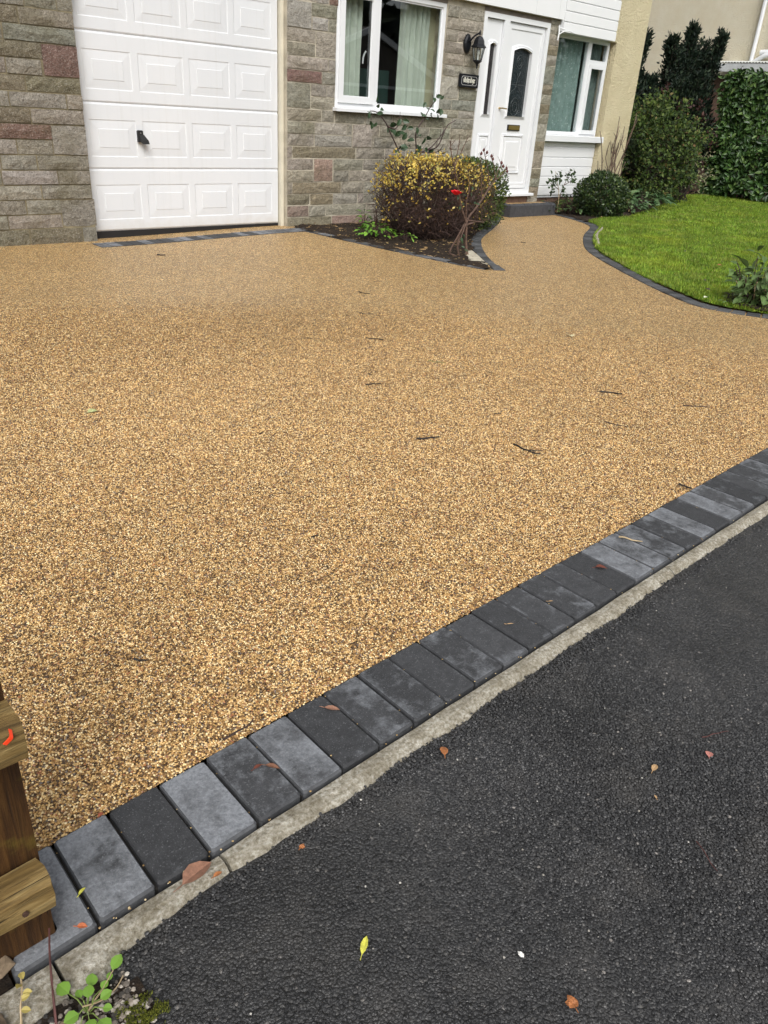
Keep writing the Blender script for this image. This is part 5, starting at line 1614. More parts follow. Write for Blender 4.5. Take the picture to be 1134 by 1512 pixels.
def yew(name, label, base, H, spires, seed):
    """dark upright conifer: steep feathery spires over a dense skirt"""
    r = random.Random(seed)
    t = thing(name, base, label, 'tree')
    lf, tb = MB(), MB()
    b = Vector(base)
    for (dx, dy, h, w) in spires:
        top = b + Vector((dx, dy, h))
        st = b + Vector((dx * .3, dy * .3, .1))
        tb.tube([st, st.lerp(top, .5), top], .05, .008, 5, False)
        nbr = int(58 * h)
        for k in range(nbr):
            f = r.random() ** .8
            a = st.lerp(top, f)
            L = w * (1.15 - f) * r.uniform(.3, 1.25) + .08
            th = r.uniform(0, 6.28)
            up = .9 + f * 1.0
            d = Vector((math.cos(th), math.sin(th), up)).normalized()
            e = a + d * L
            tb.tube([a, a.lerp(e, .6) - Vector((0, 0, .03)), e], .010, .003, 3, False)
            n = int(16 + 52 * L)
            for q in range(n):
                g_ = r.random() ** .7
                p = a.lerp(e, g_) + rv3(r) * (.075 * (1.25 - .8 * g_))
                lf.leaf(p, d + rv3(r) * .8, rv3(r), r.uniform(.055, .105), r.uniform(.024, .040), .1)
    for i in range(11000):
        p, d = shape_pt(r, (b.x, b.y, 1.0), (1.0, .8, 1.05), 2.2)
        q = Vector((b.x, b.y, 1.0)) + (p - Vector((b.x, b.y, 1.0))) * ((1 - .4 * r.random() ** 1.6) * (1 + .22 * noise.noise(p * 2.3)))
        if q.z < .05: continue
        lf.leaf(q, d * .6 + rv3(r) * .7 + Vector((0, 0, .7)), rv3(r), r.uniform(.07, .13), r.uniform(.028, .045), .1)
    o = lf.build('crown', LEAF_YEW, t); o['kind'] = 'stuff'
    tb.build('trunk', BARK, t)
SKIRT = True
yew('conifer', 'dark blue green conifer with three ragged spires nearest the cream pier', (14.9, 9.75, .02), 3.1, [(-.75, .25, 3.10, .7), (-.5, .2, 2.7, .75), (-.1, .0, 3.0, .8), (.12, -.1, 2.85, .7), (.35, -.15, 2.7, .7), (-.4, -.4, 2.2, .9), (.2, -.5, 1.9, .9), (-1.1, .2, 2.3, .8), (-.9, .5, 2.6, .8)], 51)
yew('conifer', 'dark conifer with slanting top shoots next to the laurel hedge', (16.3, 9.3, .02), 2.9, [(-.35, .1, 2.65, .75), (-.1, .1, 2.5, .8), (.15, 0, 2.9, .8), (.4, 0, 2.5, .8), (.55, -.1, 2.65, .7), (.75, -.35, 2.85, .55), (0, -.45, 2.1, .85), (-.5, -.3, 1.9, .8)], 52)

# laurel hedge on the far boundary
def laurel():
    r = random.Random(61)
    t = thing('laurel_hedge', (17.2, 6.6, .02), 'tall clipped laurel hedge of glossy dark leaves along the far lawn edge', 'hedge')
    lf, tb = MB(), MB()
    for i in range(15500):
        # mostly the lawn face and the near end, some on top
        u = r.random()
        y = 8.45 - 3.6 * r.random() ** 1.25
        if u < .62:
            q = Vector((16.58 + r.uniform(0, .35) ** 1.2, y, r.uniform(.12, 2.28))); nn = Vector((-1, -.1, .35))
        elif u < .85:
            q = Vector((r.uniform(16.6, 17.9), 8.46 - r.uniform(0, .3), r.uniform(.1, 2.28))); nn = Vector((-.3, 1, .3))
        else:
            q = Vector((r.uniform(16.6, 17.9), y, 2.28 - r.uniform(0, .15))); nn = Vector((-.2, 0, 1))
        q += Vector((.13 * noise.noise(q * 1.7), .10 * noise.noise(q * 2.1 + Vector((5, 0, 0))), .07 * noise.noise(q * 2.4)))
        L = r.uniform(.09, .155)
        d = Vector((-.55, r.uniform(-1, 1), r.uniform(-1.1, .55)))
        lf.broad(q, d, nn + rv3(r) * .55, L, L * r.uniform(.36, .46), .2)
    o = lf.build('foliage', LEAF_LAUREL, t); o['kind'] = 'stuff'
    for i in range(90):
        a = Vector((r.uniform(17.0, 17.5), 8.3 - 3.4 * r.random(), 0))
        e = Vector((r.uniform(16.7, 17.8), a.y + r.uniform(-.4, .4), r.uniform(.5, 2.1)))
        tb.tube(wiggle(r, a, e, 4, .06), .02, .006, 4, False)
    o = tb.build('branches', BARK, t); o['kind'] = 'stuff'
laurel()

# grey-green plant at the right-hand edge of the lawn
def edge_plant():
    r = random.Random(71)
    t = thing('lawn_edge_plant', (6.36, 2.58, .02), 'grey green leafy plant with cut stems where the lawn meets the drive', 'plant')
    for i in range(32):
        th = r.uniform(0, 6.28); k = r.random()
        top = Vector((6.36 + math.cos(th) * .29 * k, 2.58 + math.sin(th) * .29 * k, r.uniform(.24, .54) * (1 - .35 * k)))
        pts = wiggle(r, (6.36 + math.cos(th) * .04, 2.58 + math.sin(th) * .04, 0), top, 4, .07)
        m = MB(); m.tube(pts, .006, .003, 5); m.build('stem', TWIGY if i % 4 == 0 else TWIG, t)
        for q in range(9):
            p = pts[r.randint(1, 4)] + rv3(r) * .05
            L = r.uniform(.055, .11)
            m = MB(); m.broad(p, Vector((math.cos(th), math.sin(th), r.uniform(-.5, .6))) + rv3(r) * .7, Vector((0, 0, 1)) + rv3(r) * .6, L, L * .5, .25); m.build('leaf', LEAF_GREY, t)
    for i in range(16):
        th = r.uniform(2.2, 5.2); d = r.uniform(.12, .34)
        L = r.uniform(.04, .07)
        m = MB(); m.broad((6.36 + math.cos(th) * d, 2.58 + math.sin(th) * d * .8, .03 + .05 * r.random()), (math.cos(th), math.sin(th), .2), (0, 0, 1), L, L * .55, .2); m.build('leaf', LEAF_GREY, t)
edge_plant()
soil_patch('soil', 'scrap of bare soil under the grey green plant', [(6.12, 2.70), (6.13, 2.42), (6.22, 2.0), (6.9, 2.0), (6.9, 2.7), (6.5, 2.9)], lambda x, y: .038 + .012 * nz(x, y, 14.0), .04)

# ================================================================== CURTAINS, LANTERN, NAME PLAQUE
def curtain(name, label, x0, x1, y, z0, z1, mat, folds, amp, seed, taper=0.0):
    r = random.Random(seed)
    m = MB()
    n = folds * 8
    ph = [r.uniform(-.4, .4) for _ in range(folds + 2)]
    zs_ = F(z0, z1, 8)
    for z in zs_:
        k = (z1 - z) / (z1 - z0)
        for i in range(n + 1):
            u = i / n
            w = x0 + (x1 - x0) * u
            w += (taper * k * (u - .0)) if taper else 0
            yy = y + amp * math.sin(u * folds * 2 * math.pi + ph[int(u * folds)] * 1.4) * (.75 + .25 * math.sin(u * 9 + seed))
            m.v.append((w + .006 * math.sin(k * 5 + i), yy, z))
    for j in range(len(zs_) - 1):
        for i in range(n):
            a = j * (n + 1) + i
            m.f.append((a, a + 1, a + n + 2, a + n + 1))
    b = len(m.v)
    m.v += [(p[0], p[1] + .004, p[2]) for p in m.v]                 # cloth thickness
    m.f += [tuple(reversed([q + b for q in f])) for f in list(m.f)]
    return tag(m.build(name, mat, smooth=True), label, 'curtain')
curtain('curtain', 'pale green curtain hanging at the left of the window beside the garage', 5.96, 6.37, 7.53, 1.18, 2.36, CURTAIN, 5, .030, 1)
curtain('curtain', 'pale green curtain hanging behind the wide right pane beside the garage', 6.96, 7.42, 7.55, 1.18, 2.36, CURTAIN, 6, .034, 2, .0)
curtain('curtain', 'cream lining panel at the right end of the window by the lantern', 7.42, 7.66, 7.56, 1.18, 2.36, CURTAIN_CR, 1, .012, 3)
curtain('net_curtain', 'sea green speckled curtain filling the wide pane right of the front door', 9.70, 10.56, 7.62, .98, 2.3, NETC, 7, .040, 4)
curtain('net_curtain', 'grey green speckled curtain behind the narrow panes next to the cream pier', 10.60, 11.02, 7.62, .98, 2.3, mat_simple('grey_green_net', (.17, .22, .20), .85, .25, 20.0), 6, .022, 5)
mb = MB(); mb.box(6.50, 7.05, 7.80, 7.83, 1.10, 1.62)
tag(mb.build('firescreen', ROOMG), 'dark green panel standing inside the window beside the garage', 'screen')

ln = thing('wall_lantern', (7.89, 7.36, 1.968), 'black coach lantern on a bracket between window and front door', 'lantern')
mb = MB()
dia = [(7.89, 2.072), (7.862, 2.055), (7.836, 2.005), (7.828, 1.968), (7.836, 1.93), (7.862, 1.885), (7.89, 1.866), (7.918, 1.885), (7.944, 1.93), (7.952, 1.968), (7.944, 2.005), (7.918, 2.055)]
n = len(dia)
vs = [(p[0], 7.372, p[1]) for p in dia] + [(p[0], 7.352, p[1]) for p in dia] + [(7.89 + (p[0] - 7.89) * .7, 7.338, 1.968 + (p[1] - 1.968) * .75) for p in dia]
fs = [(k * n + i, k * n + (i + 1) % n, (k + 1) * n + (i + 1) % n, (k + 1) * n + i) for k in range(2) for i in range(n)] + [tuple(range(2 * n, 3 * n))]
mb.add(vs, fs)
mb.build('back_plate', BLACKM, ln)
lx, ly = 7.958, 7.235
mb = MB()
mb.tube(catmull([(7.89, 7.345, 1.99), (7.895, 7.315, 2.005), (7.915, 7.285, 2.045), (7.94, 7.25, 2.072), (lx, ly, 2.078), (lx, ly, 2.058)], 4), .011, .010, 7)
mb.lathe((lx, ly, 2.078), [(.003, .0), (.012, .006), (.014, .014), (.006, .024), (.003, .034)], 8)
mb.build('bracket_arm', BLACKM, ln)
mb = MB()
mb.lathe((lx, ly, 0), [(.016, 2.050), (.040, 2.040), (.062, 2.005), (.070, 1.965), (.092, 1.945), (.094, 1.934), (.070, 1.930)], 6)
mb.build('cap', BLACKM, ln)
bars = MB()
for k in range(6):
    th = 2 * math.pi * (k + .5) / 6
    bars.tube([(lx + .076 * math.cos(th), ly + .076 * math.sin(th), 1.932), (lx + .050 * math.cos(th), ly + .050 * math.sin(th), 1.798)], .0055, n=4)
bars.lathe((lx, ly, 0), [(.030, 1.804), (.055, 1.803), (.057, 1.792), (.040, 1.778), (.018, 1.762), (.014, 1.748), (.008, 1.735), (.011, 1.727), (.003, 1.712)], 6)
bars.build('cage', BLACKM, ln)
mb = MB(); mb.lathe((lx, ly, 0), [(.073, 1.931), (.048, 1.803)], 6)
mb.f = mb.f[:6]
mb.build('lamp_glass', mat_glass('lantern_glass', (.86, .88, .86), .06), ln)
mb = MB(); mb.lathe((lx, ly, 0), [(.012, 1.805), (.012, 1.85), (.022, 1.875), (.020, 1.905), (.006, 1.92)], 8); mb.build('bulb', mat_simple('unlit_bulb', (.75, .76, .74), .3, .02), ln)

pq = thing('house_sign', (7.962, 7.355, 1.583), 'small black house name plaque reading Ashridge below the lantern', 'sign')
mb = MB(); mb.bevbox(7.795, 8.128, 7.338, 7.362, 1.512, 1.654, .004); mb.build('plate', BLACKM, pq)
WHITE = mat_simple('off_white_paint', (.74, .73, .64), .5, .05); GREYL = mat_simple('grey_line_paint', (.42, .42, .42), .5, .05)
mb = MB()
x0, x1, z0, z1, c = 7.822, 8.101, 1.534, 1.632, .018
oct_ = [(x0 + c, z0), (x1 - c, z0), (x1, z0 + c), (x1, z1 - c), (x1 - c, z1), (x0 + c, z1), (x0, z1 - c), (x0, z0 + c)]
cx_, cz_ = (x0 + x1) / 2, (z0 + z1) / 2
inn = [(p[0] + (.0045 if p[0] < cx_ else -.0045), p[1] + (.0045 if p[1] < cz_ else -.0045)) for p in oct_]
ring_of(oct_, inn, 7.3355, 7.3385, mb)
mb.build('border', GREYL, pq)
# Ashridge in black letter: strokes of a broad nib held at forty degrees
NIB = (math.cos(math.radians(40)), math.sin(math.radians(40)))
GL = {  # unit: x-height 1, pen strokes as polylines
    'A': (1.15, [[(.15, .25), (.0, .6), (.12, 1.15), (.5, 1.42), (.85, 1.30)], [(.85, 1.42), (.85, .15), (1.05, 0)], [(.30, .05), (.45, .45), (.42, .9), (.62, 1.1)], [(.05, .08), (.35, .0), (.55, .14)], [(.42, .62), (.85, .62)]]),
    's': (.62, [[(.52, .9), (.30, 1.0), (.10, .80), (.14, .6), (.46, .42), (.50, .18), (.28, .0), (.05, .12)]]),
    'h': (.78, [[(.12, 1.5), (.12, .06), (.22, 0)], [(.12, .82), (.42, 1.0), (.60, .82), (.60, .2), (.46, -.28)]]),
    'r': (.55, [[(.12, 1.0), (.12, .06), (.24, 0)], [(.12, .78), (.34, 1.0), (.48, .88)]]),
    'i': (.36, [[(.05, .9), (.14, 1.0), (.14, .08), (.28, 0)], [(.12, 1.34), (.22, 1.42)]]),
    'd': (.76, [[(.34, 1.0), (.12, .78), (.12, .18), (.32, 0), (.60, .2), (.60, .72), (.40, 1.02), (.08, 1.45)]]),
    'g': (.74, [[(.58, 1.0), (.30, 1.0), (.12, .78), (.12, .22), (.32, .04), (.58, .22)], [(.58, 1.0), (.58, -.2), (.38, -.42), (.08, -.3)]]),
    'e': (.62, [[(.14, .52), (.46, .66), (.44, .88), (.28, 1.0), (.12, .8), (.12, .2), (.30, 0), (.52, .16)]])}
xh = .037
w_all = sum(GL[ch][0] for ch in 'Ashridge') * xh
pen = 7.9615 - w_all / 2
for ch in 'Ashridge':
    adv, strokes = GL[ch]
    m = MB()
    hw = .080 * xh * 1.15
    for li, s in enumerate(strokes):
        y = 7.3352 - .0003 * li
        for q, (a, b) in enumerate(zip(s, s[1:])):
            ax, az = pen + a[0] * xh, 1.566 + a[1] * xh; bx, bz = pen + b[0] * xh, 1.566 + b[1] * xh
            yy = y - .00005 * q
            nx_, nz_ = NIB[0] * hw, NIB[1] * hw
            # a thin waist is kept so hairlines never vanish
            dx, dz = bx - ax, bz - az; L = math.hypot(dx, dz) or 1
            px, pz = -dz / L * hw * .35, dx / L * hw * .35
            if px * nx_ + pz * nz_ < 0: px, pz = -px, -pz
            nx_, nz_ = nx_ + px, nz_ + pz
            vs = [(ax - nx_, yy, az - nz_), (ax + nx_, yy, az + nz_), (bx + nx_, yy, bz + nz_), (bx - nx_, yy, bz - nz_)]
            m.add(vs + [(p[0], 7.3385, p[2]) for p in vs], [(0, 1, 2, 3), (7, 6, 5, 4), (0, 4, 5, 1), (1, 5, 6, 2), (2, 6, 7, 3), (3, 7, 4, 0)])
    m.build('letter', WHITE, pq)
    pen += adv * xh

# ================================================================== FENCE AT THE NEAR CORNER
fe = thing('timber_fence', (.13, .94, 0), 'mossy weathered post and rail fence end at the corner of the drive', 'fence')
mb = MB(); mb.bevbox(.080, .182, .890, .992, -.2, 1.0, .008); mb.build('post', POSTW, fe)
mb = MB(); mb.bevbox(-2.0, -1.9, .890, .992, -.2, 1.0, .008); mb.build('post', POSTW, fe)
def rail(x1, y0, y1, z0, z1, seed):
    r = random.Random(seed)
    mb = MB()
    n = 60
    xs = [x1 - (x1 + 2.0) * (i / n) ** 1.6 for i in range(n + 1)]
    P = [(y0, z0 + .004), (y0 - .002, (z0 + z1) / 2), (y0 + .002, z1 - .006), (y0 + .010, z1), ((y0 + y1) / 2, z1 + .003), (y1 - .008, z1 - .001), (y1, z1 - .008), (y1, z0)]
    k = len(P)
    for i, x in enumerate(xs):
        for j, (y, z) in enumerate(P):
            s = .0035
            mb.v.append((x + (r.uniform(-.004, .004) if i == 0 else 0), y + s * nz(x, j, 9.0, seed), z + s * nz(x, j * 1.7, 7.0, seed + 4)))
    for i in range(n):
        for j in range(k):
            l = (j + 1) % k
            mb.f.append((i * k + j, (i + 1) * k + j, (i + 1) * k + l, i * k + l))
    mb.f.append(tuple(range(k))); mb.f.append(tuple(n * k + j for j in range(k - 1, -1, -1)))
    return mb.build('rail', RAILW, fe)
rail(.178, .822, .886, .150, .201, 3)
rail(.178, .812, .886, .450, .502, 5)
mb = MB()
for p in ((.135, .8195, .174), (.104, .8095, .474)):
    mb.tube([(p[0], p[1], p[2]), (p[0], p[1] - .003, p[2])], .0045, n=8)
ra = mb.build('nail_heads', mat_simple('rusty_nail', (.06, .03, .02), .7, .3), fe); ra['kind'] = 'stuff'
mb = MB()
tie = catmull([(.1655, .816, .5050), (.1635, .8085, .5000), (.160, .8085, .4960), (.1545, .8085, .4925)], 4)
for a, b in zip(tie, tie[1:]):
    w = .0017
    mb.add([(a[0] - w, a[1], a[2] + w), (a[0] + w, a[1], a[2] - w), (b[0] + w, b[1], b[2] - w), (b[0] - w, b[1], b[2] + w), (a[0] - w, a[1] - .002, a[2] + w), (a[0] + w, a[1] - .002, a[2] - w), (b[0] + w, b[1] - .002, b[2] - w), (b[0] - w, b[1] - .002, b[2] + w)],
           [(0, 1, 2, 3), (7, 6, 5, 4), (0, 3, 7, 4), (1, 5, 6, 2)])
tag(mb.build('plastic_tie', mat_simple('orange_red_plastic', (.85, .06, .015), .4, .05)), 'short bright orange red plastic tie caught on the end of the upper fence rail', 'tie')

# --- weeds, grit, moss at the foot of the kerb
def weed():
    r = random.Random(81)
    t = thing('broad_leaved_weed', (.165, .735, .005), 'fresh green broad leaved weed growing at the foot of the kerb', 'weed')
    spots = [(.158, .775, .024), (.187, .765, .020), (.158, .738, .022), (.176, .748, .019), (.166, .722, .021), (.190, .738, .018), (.176, .708, .024), (.198, .752, .014), (.170, .760, .014), (.150, .718, .016), (.187, .722, .014)]
    st = MB()
    for (x, y, L) in spots:
        p = Vector((x, y, r.uniform(.010, .022)))
        st.tube([(.170, .738, .002), (.170 * .5 + x * .5, .738 * .5 + y * .5, .02), (x, y, p.z)], .0011, .0009, 4, False)
        d = Vector((x - .170, y - .738, .001)); d = d.normalized() if d.length > .003 else Vector((1, 0, 0))
        m = MB(); m.broad(p, d + Vector((0, 0, .15)), Vector((r.uniform(-.25, .25), r.uniform(-.45, .05), 1)), L * 1.02, L * .92, .12, .10); m.build('leaf', LEAF_WEED, t)
    st.build('stalks', mat_simple('weed_stalk', (.16, .22, .05), .6), t)
weed()
t = thing('trailing_weed', (.225, .757, .004), 'trailing weed with one larger leaf lying against the kerb', 'weed')
m = MB(); m.broad((.222, .768, .016), (.8, .5, .15), (0, -.3, 1), .026, .018, .15); m.build('leaf', LEAF_WEED, t)
m = MB(); m.broad((.212, .758, .012), (.4, .6, .1), (0, -.3, 1), .014, .010, .15); m.build('leaf', LEAF_WEED, t)
m = MB(); m.tube([(.170, .735, .012), (.185, .742, .017), (.200, .751, .014), (.224, .768, .015)], .0014, .0010, 4); m.build('stem', TWIGY, t)
t = thing('withered_weed', (.105, .81, .0), 'yellowing withered weed at the bottom left corner by the fence', 'weed')
r = random.Random(83)
YW = mat_leaf('withered_leaf', [(0, (.38, .30, .06)), (1, (.55, .46, .16))], .6, .15)
m = MB(); m.tube([(.088, .775, .004), (.098, .80, .02), (.108, .822, .024), (.114, .842, .03)], .0018, .0012, 4); m.build('stem', TWIGY, t)
for p in ((.114, .842, .03), (.108, .828, .025), (.100, .808, .02), (.096, .795, .018), (.106, .815, .022)):
    m = MB(); m.broad(p, rv3(r) + Vector((.2, -.2, .1)), (0, -.2, 1), .014, .010, .2); m.build('leaf', YW, t)
# loose grit: pebbles at the foot of the kerb
def pebble_mesh(seed):
    r = random.Random(seed)
    m = MB()
    prof = [(.45, -.3), (.95, -.1), (1.0, .15), (.6, .5)]
    m.lathe((0, 0, 0), prof, 6)
    m.v = [(x * r.uniform(.8, 1.15), y * r.uniform(.75, 1.1), z * r.uniform(.8, 1.2)) for x, y, z in m.v]
    return m
def pebbles(label, spots, seed, stops):
    r = random.Random(seed)
    m = MB()
    for (x, y, s, z) in spots:
        pm = pebble_mesh(r.randint(0, 20))
        a = r.uniform(0, 6.28); ca, sa = math.cos(a), math.sin(a)
        m.add([(x + s * (p[0] * ca - p[1] * sa), y + s * (p[0] * sa + p[1] * ca), z + s * p[2]) for p in pm.v], pm.f)
    return tag(m.build('grit', mat_leaf(label.split()[0] + '_grit', stops, .75, 0)), label, 'grit', kind='stuff')
r = random.Random(91)
sp = []
for i in range(520):
    x = r.gauss(.20, .05); y = r.gauss(.715, .032)
    if inside(verge, x, y) and y < .772: sp.append((x, y, r.choice((.0018, .0025, .003, .004, .0055)), .006 + .010 * nz(x, y, 14.0) + 0.006 * nz(x, y, 40.0)))
for i in range(260):
    x = r.uniform(.02, .16); y = r.uniform(.66, .76)
    sp.append((x, y, r.choice((.002, .003, .004, .006)), .006 + .010 * nz(x, y, 14.0)))
pebbles('loose grit and pebbles gathered at the foot of the kerb', sp, 5, [(0, (.03, .028, .026)), (.4, (.10, .085, .07)), (.75, (.26, .22, .18)), (1, (.50, .46, .40))])
sp = []
for i in range(85):
    k = r.random(); x = .235 + 2.6 * k ** 1.6
    j = round((x - xk) / .105)
    if r.random() < .5: sp.append((xk + .105 * j + r.uniform(-.002, .002), outer_y(x) + .2 * r.random(), r.uniform(.0008, .0022), .002))
    else: sp.append((x, outer_y(x) - .004 + r.uniform(-.004, .004), r.uniform(.0009, .0026), .002))
pebbles('stray golden pebbles lodged in the joints of the charcoal border', sp, 6, [(0, (.20, .12, .05)), (.5, (.45, .31, .13)), (1, (.62, .52, .34))])
sp = []
for i in range(95):
    x = r.uniform(.3, 2.6); y = r.uniform(-.1, .80) 
    if y < kerb_y(x) - .02: sp.append((x, y, r.uniform(.0010, .0026), .001))
pebbles('pale specks of grit scattered on the tarmac road', sp, 7, [(0, (.20, .18, .15)), (1, (.62, .60, .55))])
# moss cushion: dense little tufts
m = MB()
r = random.Random(95)
for i in range(4200):
    k = r.random(); a = r.uniform(0, 6.28)
    bx, by, br_ = r.choice(((.232, .695, .028), (.205, .678, .030), (.245, .672, .022), (.215, .705, .018), (.22, .655, .03)))
    x, y = bx + math.cos(a) * br_ * k ** .6, by + math.sin(a) * br_ * .62 * k ** .6
    if noise.noise(Vector((x * 60, y * 60, 1))) < -.12: continue
    L = r.uniform(.002, .0055)
    m.leaf((x, y, .006 + .004 * (1 - k)), (r.uniform(-.6, .6), r.uniform(-.6, .6), 1), rv3(r), L, L * .5, .1)
tag(m.build('moss', mat_leaf('moss_tuft', [(0, (.045, .058, .006)), (.6, (.11, .125, .012)), (1, (.21, .215, .03))], .8, .1)), 'cushions of olive green moss on the ground below the kerb', 'moss', kind='stuff')
mb = MB(); mb.tube(catmull([(.126, .742, .005), (.140, .785, .030), (.155, .830, .045), (.170, .868, .052)], 5), .0022, .0014, 5)
tag(mb.build('twig', TWIGR), 'thin upright purple brown twig leaning on the nearest paving block', 'twig')
mb = MB(); mb.tube(catmull([(.165, .742, .02), (.190, .738, .012), (.215, .742, .010), (.232, .752, .012)], 4), .0012, .0008, 4)
tag(mb.build('twig', TWIGY), 'pale dry tendril lying across the grit below the kerb', 'twig')
# stones behind the kerb
for x, y, s, lb in ((.092, .885, .024, 'brown stone lying in the earth at the foot of the fence post'), (.05, .80, .03, 'rough grey stone lying in the verge below the fence'), (.135, .742, .0085, 'pinkish pebble among the weeds under the fence')):
    pm = pebble_mesh(int(x * 1000)); m = MB()
    m.add([(x + s * p[0], y + s * p[1], .008 + s * p[2]) for p in pm.v], pm.f)
    tag(m.build('loose_stone', mat_simple('brown_loose_stone', (.17, .125, .08), .9, .4, 40.0, .8)), lb, 'stone')

# ================================================================== TWIGS AND FALLEN LEAVES
def twig(label, x, y, L, ang, mat=TWIGD, r0=.0035, fork=None, bend=.12, seed=0, z=None):
    r = random.Random(seed + int(x * 1000))
    z0 = (gz(x, y) if z is None else z) + r0 * .9
    c, s = math.cos(ang), math.sin(ang)
    pts = []
    for i in range(6):
        u = i / 5 - .5
        v = bend * (u * u - .25) + r.uniform(-.025, .025)
        pts.append((x + L * (u * c - v * s), y + L * (u * s + v * c), z0 + .004 * r.random()))
    m = MB(); m.tube(catmull(pts, 3), r0, r0 * .55, 5)
    if fork:
        a = Vector(pts[3]); b = a + Vector((math.cos(ang + fork), math.sin(ang + fork), .02)) * (L * .45)
        m.tube([a, a.lerp(b, .5) + Vector((0, 0, .002)), b], r0 * .7, r0 * .4, 4)
    return tag(m.build('twig', mat), label, 'twig')
A = math.radians
img = lambda d: -.76 + d              # a twig lying level in the picture points this way on the ground
twig('short dark twig nearest the shrub bed on the open drive', 3.828, 4.376, .10, img(-.5), seed=1)
twig('small forked dark twig below the one nearest the shrub bed', 3.407, 3.871, .09, img(.1), fork=.9, seed=2)
twig('dark twig in the middle of the drive, third down from the bed', 3.032, 3.355, .11, img(-.2), fork=-.5, seed=3)
twig('dark twig with a side shoot in the centre of the drive, fourth from the bed', 2.466, 2.721, .085, img(.45), fork=-.5, seed=4)
twig('thick straight dark stick just left of the longest curved twig', 2.194, 2.06, .105, img(.45), r0=.0048, seed=5, bend=.1)
twig('longest curved dark twig lying towards the block border', 2.45, 1.74, .135, img(-.75), r0=.0042, fork=.8, seed=6, bend=.2)
twig('forked dark twig towards the right side of the drive', 3.419, 1.968, .11, img(-.15), r0=.0045, fork=-.5, seed=7)
twig('thin straight grey twig at far right of the drive', 3.618, 1.606, .13, img(.0), TWIG, .0028, seed=8, bend=.02)
twig('thin red brown twig right of the forked dark twig', 3.045, 1.687, .12, img(-.4), TWIG, .0022, seed=9)
twig('faint green stalk lying on the gravel left of the drive centre', 3.023, 2.825, .10, img(-.05), mat_simple('green_stalk', (.12, .15, .03), .6), .0022, seed=10)
twig('pale tan twig lying on the dark paving blocks', 1.955 + .17, 1.045, .075, img(-.35), TWIGY, .0032, seed=11, z=.006, bend=.2)
twig('dark twig end poking out at the block border on the right', 2.665, 1.145, .05, img(-.7), TWIGD, .0045, seed=12, z=.006)
twig('thin red stalk on the road close to the right edge', 1.490, .425, .075, img(.35), TWIGR, .0013, seed=13, z=.0, bend=.03)
twig('thin red stalk on the road lower down near the right edge', 1.163, .277, .065, img(-1.3), TWIGR, .0013, seed=14, z=.0, bend=.05)
twig('thin brown stalk lying in the joint at the edge of the gravel', .655, 1.093, .085, .12, TWIG, .0026, seed=15, z=.005)
twig('tiny dark twig on the drive near the left middle', .587 + .015, 1.44, .035, img(0), TWIGD, .0032, seed=16)
twig('tiny brown twig in the left foreground of the drive', 1.306, 1.676, .03, img(.8), TWIGD, .0026, seed=17)
twig('tiny dark twig left of the thick straight stick', 1.652, 2.49, .035, img(1.1), TWIGD, .0026, seed=18)
twig('tiny dark twig right of the thick straight stick', 2.677, 2.09, .03, img(.2), TWIGD, .0028, fork=1.2, seed=19)
twig('small dark twig upper left of the drive centre', 2.696, 3.561, .03, img(.3), TWIGD, .003, seed=20)
twig('tiny dark twig just above the fourth twig from the bed', 2.56, 2.85, .025, img(.1), TWIGD, .0028, seed=23)
twig('dark bark scrap before the threshold blocks at the garage', 3.27, 6.45, .07, img(.1), TWIGD, .006, seed=21)
twig('small dark twig on the front path', 7.15, 5.55, .06, img(.3), TWIGD, .004, seed=22)

def fallen(label, x, y, L, W, ang, mat, z=.006, curl=.25, tilt=.12, kind='oval', seed=0):
    r = random.Random(seed)
    d = Vector((math.cos(ang), math.sin(ang), tilt))
    m = MB()
    if kind == 'oval':
        m.broad((x - d.x * L / 2, y - d.y * L / 2, z), d, (r.uniform(-.2, .2), r.uniform(-.2, .2), 1), L, W, curl)
        b = Vector((x - d.x * L / 2, y - d.y * L / 2, z)); m.tube([b, b - d * (L * .3) + Vector((0, 0, .002))], .0009, .0006, 4)
    else:                                                       # lobed leaf: pointed lobes round a centre
        lobes = [(0, 1.0), (.9, .8), (-.9, .8), (1.9, .55), (-1.9, .55)]
        c = Vector((x, y, z))
        for a, k in lobes:
            dd = Vector((math.cos(ang + a), math.sin(ang + a), tilt * r.uniform(-.3, 1.5)))
            m.broad(c, dd, (r.uniform(-.2, .2), r.uniform(-.2, .2), 1), L * .62 * k, W * .6, curl)
        m.tube([c, c - Vector((math.cos(ang), math.sin(ang), -.05)) * (L * .6)], .001, .0006, 4)
    return tag(m.build('fallen_leaf', mat), label, 'leaf')
def lm_(name, c, v=.25): return mat_simple(name, c, .6, v, 90.0, .4, 250.0)
PINK, ORNG, YELL, TAN, DRED = lm_('pinkish_brown_leaf', (.27, .135, .085)), lm_('orange_brown_leaf', (.40, .15, .05)), lm_('lime_yellow_leaf', (.58, .56, .08)), lm_('tan_leaf', (.50, .32, .16)), lm_('dark_red_leaf', (.13, .035, .02))
fallen('largest curled pinkish brown leaf lying on the kerb', .408, .838, .062, .040, .15, PINK, .012, .1, .1, seed=1)
fallen('small orange scrap of leaf just under the largest kerb leaf', .437, .818, .018, .010, .1, ORNG, .006)
fallen('orange brown leaf on the road beside the kerb', .963, .774, .028, .018, .9, ORNG, .006, .5, .3, seed=2)
fallen('tan folded leaf on the road left of the pink leaf', 1.283, .458, .026, .013, .2, TAN, .005, .3, .2, seed=3)
fallen('small pink leaf on the road at the right', 1.416, .403, .020, .018, .5, lm_('pink_leaf', (.42, .17, .14)), .004, .3, .2, seed=4)
fallen('slender lime yellow leaf lying alone on the road', .552, .556, .034, .012, .62, YELL, .004, .05, .03, seed=5)
